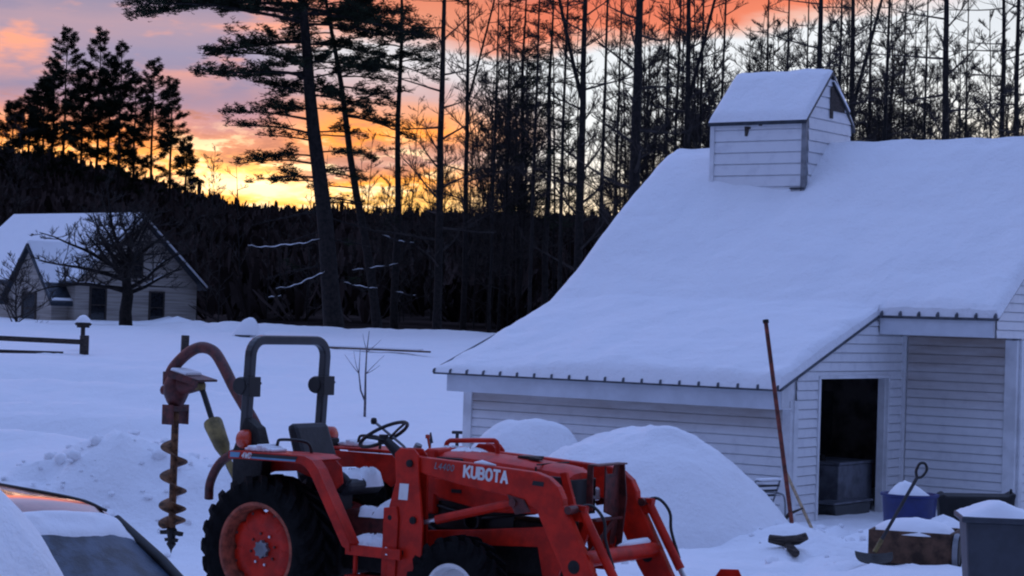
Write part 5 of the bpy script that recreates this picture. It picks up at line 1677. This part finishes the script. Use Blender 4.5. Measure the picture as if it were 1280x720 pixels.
def regular_boughs(rs, H, first, n, reach, conic=1.0, el=(-.1, .35), leaf=1.0, gap=.0):
    out = []
    az = rs.random() * 6
    for i in range(n):
        k = first + (.985 - first) * i / n
        az += 2.4 + rs.uniform(-.6, .6)
        L = reach * ((1 - k) / (1 - first)) ** conic * rs.uniform(.65, 1.15) + .35
        if rs.random() < gap:
            continue
        out.append((k * H, L, az, rs.uniform(*el) + .5 * max(0, k - .6), leaf))
    return out


# --- the big white pine behind the roll bar
def main_pine():
    y = 84.0
    x = px_at(423, y)
    z = base_z(x, y)
    s = y / CAM_F                       # metres per photo pixel there
    rs = random.Random(2)
    H = 20.0
    up = lambda py: (2.62 + (389 - py) * s) - z          # height on the trunk of an image row
    lean = (-58 / 415 * H, 0)
    L_, R_s = math.pi, 0.0
    b = []
    # (row, length px, direction, leafy)
    for row, lp, side, leaf in ((28, 228, L_, 1), (18, 190, L_, 1), (8, 215, L_, 1), (-6, 180, L_, 1), (52, 150, L_, .9), (96, 152, L_, 1), (90, 110, L_, 1), (118, 80, L_, .7), (150, 110, L_, .55), (168, 105, L_, .5), (72, 120, L_, .9),
                                (138, 60, L_, 1), (176, 70, L_, .5), (196, 75, L_, .8), (205, 95, L_, .6), (228, 60, L_, .6), (222, 90, L_, .3),
                                (30, 120, R_s, 1), (10, 140, R_s, 1), (55, 100, R_s, 1), (78, 90, R_s, 1), (98, 80, R_s, 1), (118, 75, R_s, .9), (135, 50, R_s, .7), (165, 60, R_s, .7), (190, 60, R_s, .6), (214, 60, R_s, .5), (245, 60, R_s, .2)):
        b.append((up(row), lp * s * 1.04, side + rs.uniform(-.45, .45), rs.uniform(.02, .22), leaf))
        if leaf > .8 and row > -20:
            b.append((up(row + rs.uniform(-10, 10)), lp * s * .55, side + rs.uniform(-1.2, 1.2), rs.uniform(.0, .3), leaf))
    for k in range(26):
        b.append((up(rs.uniform(-150, 20)), rs.uniform(2.2, 5.5), rs.random() * 6.28, rs.uniform(0, .4), 1))
    for row, lp, side in ((262, 95, L_), (300, 60, R_s), (288, 70, L_), (330, 80, L_), (345, 60, R_s), (270, 70, R_s)):
        b.append((up(row), lp * s, side + rs.uniform(-.3, .3), rs.uniform(-.25, .05), .05))
    def P(px, py, dy=-.3):
        return Vector(((px - 640) / CAM_F * (y + dy) - x, dy, 2.62 - (py - (396 + .0305 * (px - 640))) * (y + dy) / CAM_F - z))
    sn = [([P(308, 306), P(330, 308), P(355, 305), P(378, 303), P(398, 297)], .11), ([P(345, 360), P(368, 356), P(385, 348), P(403, 340), P(410, 332)], .10), ([P(336, 371), P(352, 369)], .07),
          ([P(440, 337), P(470, 333), P(497, 329)], .07), ([P(430, 352), P(450, 357), P(472, 360)], .08), ([P(495, 364), P(520, 369)], .045),
          ([P(476, 293), P(500, 301), P(516, 303)], .05)]
    conifer('pine_tree', 4, H, .40, b, (x, y, z), 'tall white pine with broad ragged boughs rising behind the black roll bar', None, lean, .17, 30, sn)
    # the thinner partner just to its right
    y2 = 88.0
    x2 = px_at(478, y2); z2 = base_z(x2, y2); s2 = y2 / CAM_F
    up2 = lambda py: (2.62 + (390 - py) * s2) - z2
    bb = []
    rs = random.Random(9)
    for row in (-60, -40, -20, 0, 12, 25, 40, 55, 70, 84, 100, 115, 130, 150):
        for q in range(2):
            bb.append((up2(row + rs.uniform(-8, 8)), rs.uniform(50, 100) * s2, rs.choice((0, 0, math.pi)) + rs.uniform(-.8, .8), rs.uniform(0, .3), 1 if row < 120 else .7))
    for row in (170, 190, 210, 235, 255):
        bb.append((up2(row), rs.uniform(30, 70) * s2, rs.choice((0, math.pi)) + rs.uniform(-.6, .6), rs.uniform(-.1, .2), .35))
    conifer('pine_tree', 5, 18.5, .21, bb, (x2, y2, z2), 'slender leaning pine just right of the tallest ragged pine', None, (-3.6, 0), .17, 22)


main_pine()


def tree_line():
    # individual trunks: column, width in photo pixels, depth, kind, label
    rows = [
        (495, 8, 90, 'p', 'straight pine with needles only near its top, next right of the leaning pine'),
        (548, 9, 88, 'b', 'straight dark bare trunk with short stubs rising between the yellow sky patches'),
        (580, 6, 92, 'f', 'slim bare tree with upswept arched branch against the pink sky'),
        (648, 7, 96, 'h', 'ragged hemlock left of the pair of conifers in mid woods'),
        (682, 7, 92, 'h', 'ragged hemlock right of the pair of conifers in mid woods'),
        (722, 10, 86, 'f', 'forked dark trunk standing next left of the thickest trunk'),
        (792, 14, 82, 'b', 'thickest straight dark trunk in the middle of the woods'),
        (855, 9, 86, 'f', 'dark trunk between the thickest trunk and the roof cupola'),
        (1018, 9, 80, 'b', 'dark trunk rising right behind the ridge of the snowy cupola'),
        (1061, 9, 84, 'f', 'dark trunk just right of the cupola vent hood'),
        (1176, 10, 78, 'b', 'stout dark trunk with long drooping branches at the right of the woods'),
        (1252, 7, 80, 'b', 'left one of the two close slim trunks at the right edge'),
        (1267, 7, 79, 'b', 'right one of the two close slim trunks at the right edge'),
    ]
    for i, (px, w, y, kind, lab) in enumerate(rows):
        x = px_at(px, y); z = base_z(x, y)
        r = w / 2 * y / CAM_F * 1.3
        rs = random.Random(40 + i)
        if kind == 'p':
            H = 19
            bo = [(H * rs.uniform(.60, .99), rs.uniform(1.6, 3.4), rs.random() * 6.28, rs.uniform(0, .3), 1) for k in range(34)] + [(H * rs.uniform(.2, .6), rs.uniform(.5, 1.6), rs.random() * 6.28, rs.uniform(-.1, .2), .2) for k in range(12)]
            conifer('pine_tree', 60 + i, H, r, bo, (x, y, z), lab, 'pines in the woods', (-.2, 0), .16, 13)
        elif kind == 'h':
            H = 17.5
            conifer('hemlock_tree', 60 + i, H, r, regular_boughs(rs, H, .30, 46, 2.0, .45, (-.3, .2), .85, .12), (x, y, z), lab, 'hemlocks in the woods', (-.1, 0), .15, 9)
        else:
            bare_tree('bare_tree', 60 + i, 19.5 + rs.random() * 2, r, .16, 30 if kind == 'b' else 26, 4.6 if px > 1100 else 3.4, (rs.uniform(-.3, .1), 0), .52 if kind == 'f' else None, (x, y, z), lab, None, .012,
                      up=((-.35, .75) if px > 1100 else (-.1, .8)), subs=6, twigs=4, rt=.012)


tree_line()


def background_trees():
    """leafless trees that fill the woods: twelve built, the rest copies"""
    G = 'leafless trees filling the woods behind the barn'
    lab = 'thin leafless tree, one of many crowding the woods behind the barn'
    kinds = []
    for k in range(12):
        rs = random.Random(300 + k)
        kinds.append(bare_tree('leafless_tree', 300 + k, rs.uniform(11.5, 17), rs.uniform(.06, .11), rs.uniform(.16, .36), rs.randint(26, 34), rs.uniform(2.4, 3.6), (rs.uniform(-.8, .8), 0),
                               rs.choice((None, None, .4)), (0, 0, 0), lab, G, .03, up=(.05, 1.0), subs=8, twigs=7, rt=.0095))
    rs = random.Random(77)
    spots = []
    tries = 0
    while len(spots) < 125 and tries < 4000:
        tries += 1
        px = rs.uniform(590, 1330)
        if rs.random() > (.22 if px < 770 else (1.0 if px < 1120 else .35)):
            continue
        y = rs.uniform(92, 128)
        if any(abs(px - q) < 4 and abs(y - w) < 5 for q, w in spots):
            continue
        spots.append((px, y))
    for q in range(9):
        spots.append((rs.uniform(450, 600), rs.uniform(96, 128)))
    for i, (px, y) in enumerate(spots):
        o = kinds[i] if i < 12 else copy_tree(kinds[rs.randrange(12)])
        x = px_at(px, y)
        s = rs.uniform(.8, 1.12) * (.72 if px < 600 else 1)
        o.location = (x, y, base_z(x, y)); o.rotation_euler = (0, 0, rs.random() * 6.28); o.scale = (s, s, s * rs.uniform(.95, 1.1))
    lab3 = 'tall slim straight trunk running up out of the photo among the barn woods'
    poles = [bare_tree('slim_tree', 900 + k, 19 + k * .5, .10 + .012 * k, .30, 24, 2.4, (rs.uniform(-.35, .1), 0), None, (0, 0, 0), lab3, 'slim straight trees of the barn woods', .010, up=(-.1, .9), subs=6, twigs=5, rt=.010) for k in range(4)]
    for i, (px, w) in enumerate(((612, 4), (627, 5), (662, 4), (700, 4), (747, 5), (765, 4), (826, 5), (840, 4), (868, 6), (897, 4), (950, 6), (975, 4), (1000, 4), (1041, 6), (1079, 6), (1103, 5), (1122, 4), (1149, 5), (1200, 3))):
        y = rs.uniform(84, 104); x = px_at(px, y)
        o = poles[i] if i < 4 else copy_tree(poles[rs.randrange(4)])
        k = w / 2 * y / CAM_F / .095
        o.location = (x, y, base_z(x, y)); o.rotation_euler = (0, 0, rs.uniform(-.5, .5)); o.scale = (k, k, 1)
    # small ones on the left, against the pink sky
    for px, y, s, L in ((262, 150, .75, 'sparse bare tree against the pink sky left of the tallest ragged pine'), (232, 160, .62, 'lone small bare tree right of the hill pines'), (15, 170, .95, 'wispy bare tree at the left edge beside the hill pines')):
        o = copy_tree(kinds[rs.randrange(12)]); x = px_at(px, y)
        o.location = (x, y, base_z(x, y)); o.rotation_euler = (0, 0, rs.random() * 6); o.scale = (s, s, s)
        o['label'] = L; del o['group']
    # understorey saplings that stand in the dark wood edge
    lab2 = 'slim dark sapling in the gloom at the foot of the wooded hill'
    proto = []
    for k in range(5):
        proto.append(bare_tree('sapling', 500 + k, 6 + k * .6, .05, .15, 14, 1.7, (rs.uniform(-.5, .5), 0), None, (0, 0, 0), lab2, 'saplings at the edge of the woods', .04, up=(.2, 1.0), subs=4, twigs=3, rt=.012))
    for i in range(44):
        o = proto[i] if i < 5 else copy_tree(proto[rs.randrange(5)])
        px = rs.uniform(245, 790); y = rs.uniform(90, 118); x = px_at(px, y)
        if y < float(edge_y(np.array(x))) + 2:
            y = float(edge_y(np.array(x))) + rs.uniform(2, 14); x = px_at(px, y)
        s = rs.uniform(.5, 1.05)
        o.location = (x, y, base_z(x, y)); o.rotation_euler = (0, 0, rs.random() * 6.28); o.scale = (s, s, s)


background_trees()


def hill_pines():
    rs = random.Random(15)
    y = 330.0
    s = y / CAM_F
    # column of the tip, row of the tip, row where the crown ends, half width (px)
    spec = [(74, 34, 190, 30, 'tall pine with a pointed top, leftmost of the three tallest on the hill'), (116, 34, 200, 26, 'tallest narrow pine in the middle of the hill clump'), (143, 52, 205, 24, 'pine just right of the tallest narrow hill pine'),
            (184, 72, 215, 26, 'spreading pine at the right end of the hill clump'), (208, 96, 150, 20, 'low ragged pine leaning out at the far right of the hill clump'), (48, 96, 195, 22, 'mid height pine left of the pointed hill pine'), (10, 128, 190, 24, 'short pine at the left edge of the photo on the hill'),
            (96, 84, 205, 22, 'shorter pine filling between the two tallest hill pines'), (162, 92, 215, 20, 'shorter pine filling between the hill clump\'s right pines'), (228, 170, 230, 13, 'small lone pine at the right foot of the hill clump'),
            (130, 74, 205, 24, 'pine wedged between the two narrow middle hill pines'), (60, 70, 195, 22, 'pine tucked close behind the pointed hill pine'), (30, 112, 190, 20, 'short pine between the left edge pine and the mid height one')]
    for i, (px, py, pb, hwid, lab) in enumerate(spec):
        yy = y + rs.uniform(-12, 12)
        x = px_at(px, yy)
        z = base_z(x, yy) - .5
        top = 2.62 + ((396 + .0305 * (px - 640)) - py) * yy / CAM_F
        H = top - z
        first = .26
        bo = [q for q in regular_boughs(rs, H, first, 60, hwid * s * 1.65, .6, (.0, .5), 1, .12) if rs.random() < .34 + 1.5 * (q[0] / H - first)]
        bo += [(H * rs.uniform(.05, .28), rs.uniform(1, hwid * s * .7), rs.random() * 6.28, rs.uniform(-.1, .2), .45) for k in range(10)]
        conifer('hill_pine', 120 + i, H, .30, bo, (x, yy, z), lab, 'pines on top of the hill at the left', (0, 0), .40, 11, droop=.04)


hill_pines()


def yard_trees():
    # apple tree in front of the house
    y = 92.0; x = px_at(158, y); z = base_z(x, y)
    rs = random.Random(31)
    r = empty('apple_tree', (x, y, z), 0, 'wide old bare apple tree in front of the cream farmhouse', 'tree')
    t, c = MB(), MB()
    tr = [Vector((.05, 0, -.5)), Vector((0, 0, .6)), Vector((.08, 0, 1.3)), Vector((.0, 0, 2.0)), Vector((.1, 0, 2.9))]
    t.tube(tr, [.34, .28, .26, .20, .12], 9)
    for k, (az, el, L, h) in enumerate(((3.3, .35, 4.2, 1.5), (2.7, .75, 4.0, 1.9), (3.0, 1.0, 3.6, 2.3), (.1, .55, 3.2, 1.6), (.5, .25, 2.9, 1.4), (-.3, .95, 3.0, 2.2), (1.2, 1.2, 3.0, 2.7), (4.2, .6, 3.2, 1.9), (2.0, 1.25, 3.2, 2.8), (-1.2, .7, 2.6, 2.0), (3.5, .1, 3.4, 1.6), (3.4, .6, 4.4, 2.2), (2.9, 1.1, 4.0, 2.8), (2.4, .9, 3.6, 2.4), (.6, .9, 3.4, 2.5), (3.1, .25, 4.6, 2.0))):
        d = Vector((math.cos(az) * math.cos(el), math.sin(az) * math.cos(el), math.sin(el)))
        lp = bez(Vector((0, 0, h)), d, L, 6, rs, .22, -.02)
        rd = taper(.12, .02, 6)
        t.tube(lp, rd, 6, cap=False)
        if k in (0, 4, 10, 3):
            sn = MB(); sn.tube([p + Vector((0, 0, .06)) for p in lp[1:5]], [.02, .05, .04, .02], 6); sn.build('branch_snow', 'fine_snow', r, smooth=180)
        bare_crown(c, rs, lp, rd, L, .2, 13, 2.2, (-.2, 1.1), 6, 5, .009, .5)
    t.build('trunk', 'bark', r, smooth=60, fix=False); c.build('crown', 'twig', r, fix=False)
    # bush at the left corner of the house
    y = 90.0; x = px_at(22, y)
    b = bare_tree('shrub', 71, 2.6, .05, .05, 26, 2.2, (0, 0), None, (x, y, base_z(x, y)), 'dark leafless shrub before the left end of the farmhouse', None, .05, up=(.1, 1.1), subs=6, twigs=4, rt=.011, thick=.8); b['category'] = 'shrub'
    # young pale sapling in the snow field
    y = 43.0; x = px_at(461, y)
    rs = random.Random(8)
    r = empty('young_sapling', (x, y, gzf(x, y)), 0, 'thin pale sapling with two stems alone in the snow field', 'tree')
    t, c = MB(), MB()
    a = [Vector((0, 0, -.1)), Vector((0, 0, .4)), Vector((-.01, 0, .9)), Vector((.0, 0, 1.35)), Vector((.04, 0, 1.8))]
    t.tube(a, [.030, .026, .020, .014, .006], 7)
    b = [Vector((0, 0, .32)), Vector((-.10, 0, .55)), Vector((-.15, .02, .9)), Vector((-.14, .02, 1.4))]
    t.tube(b, [.02, .018, .013, .005], 6)
    for p, d, L in ((a[2], (.6, 0, .6), .55), (a[3], (.7, .1, .55), .4), (a[2], (.8, -.1, .35), .35), (b[2], (-.7, 0, .7), .5), (b[2], (-.4, .2, .8), .5), (a[3], (-.3, 0, .9), .4)):
        c.tube(bez(p, Vector(d), L, 3, rs, .1, .05), [.009, .007, .005, .003], 4, cap=False)
    t.build('trunk', 'sapbark', r, smooth=60); c.build('crown', 'sapbark', r)


yard_trees()
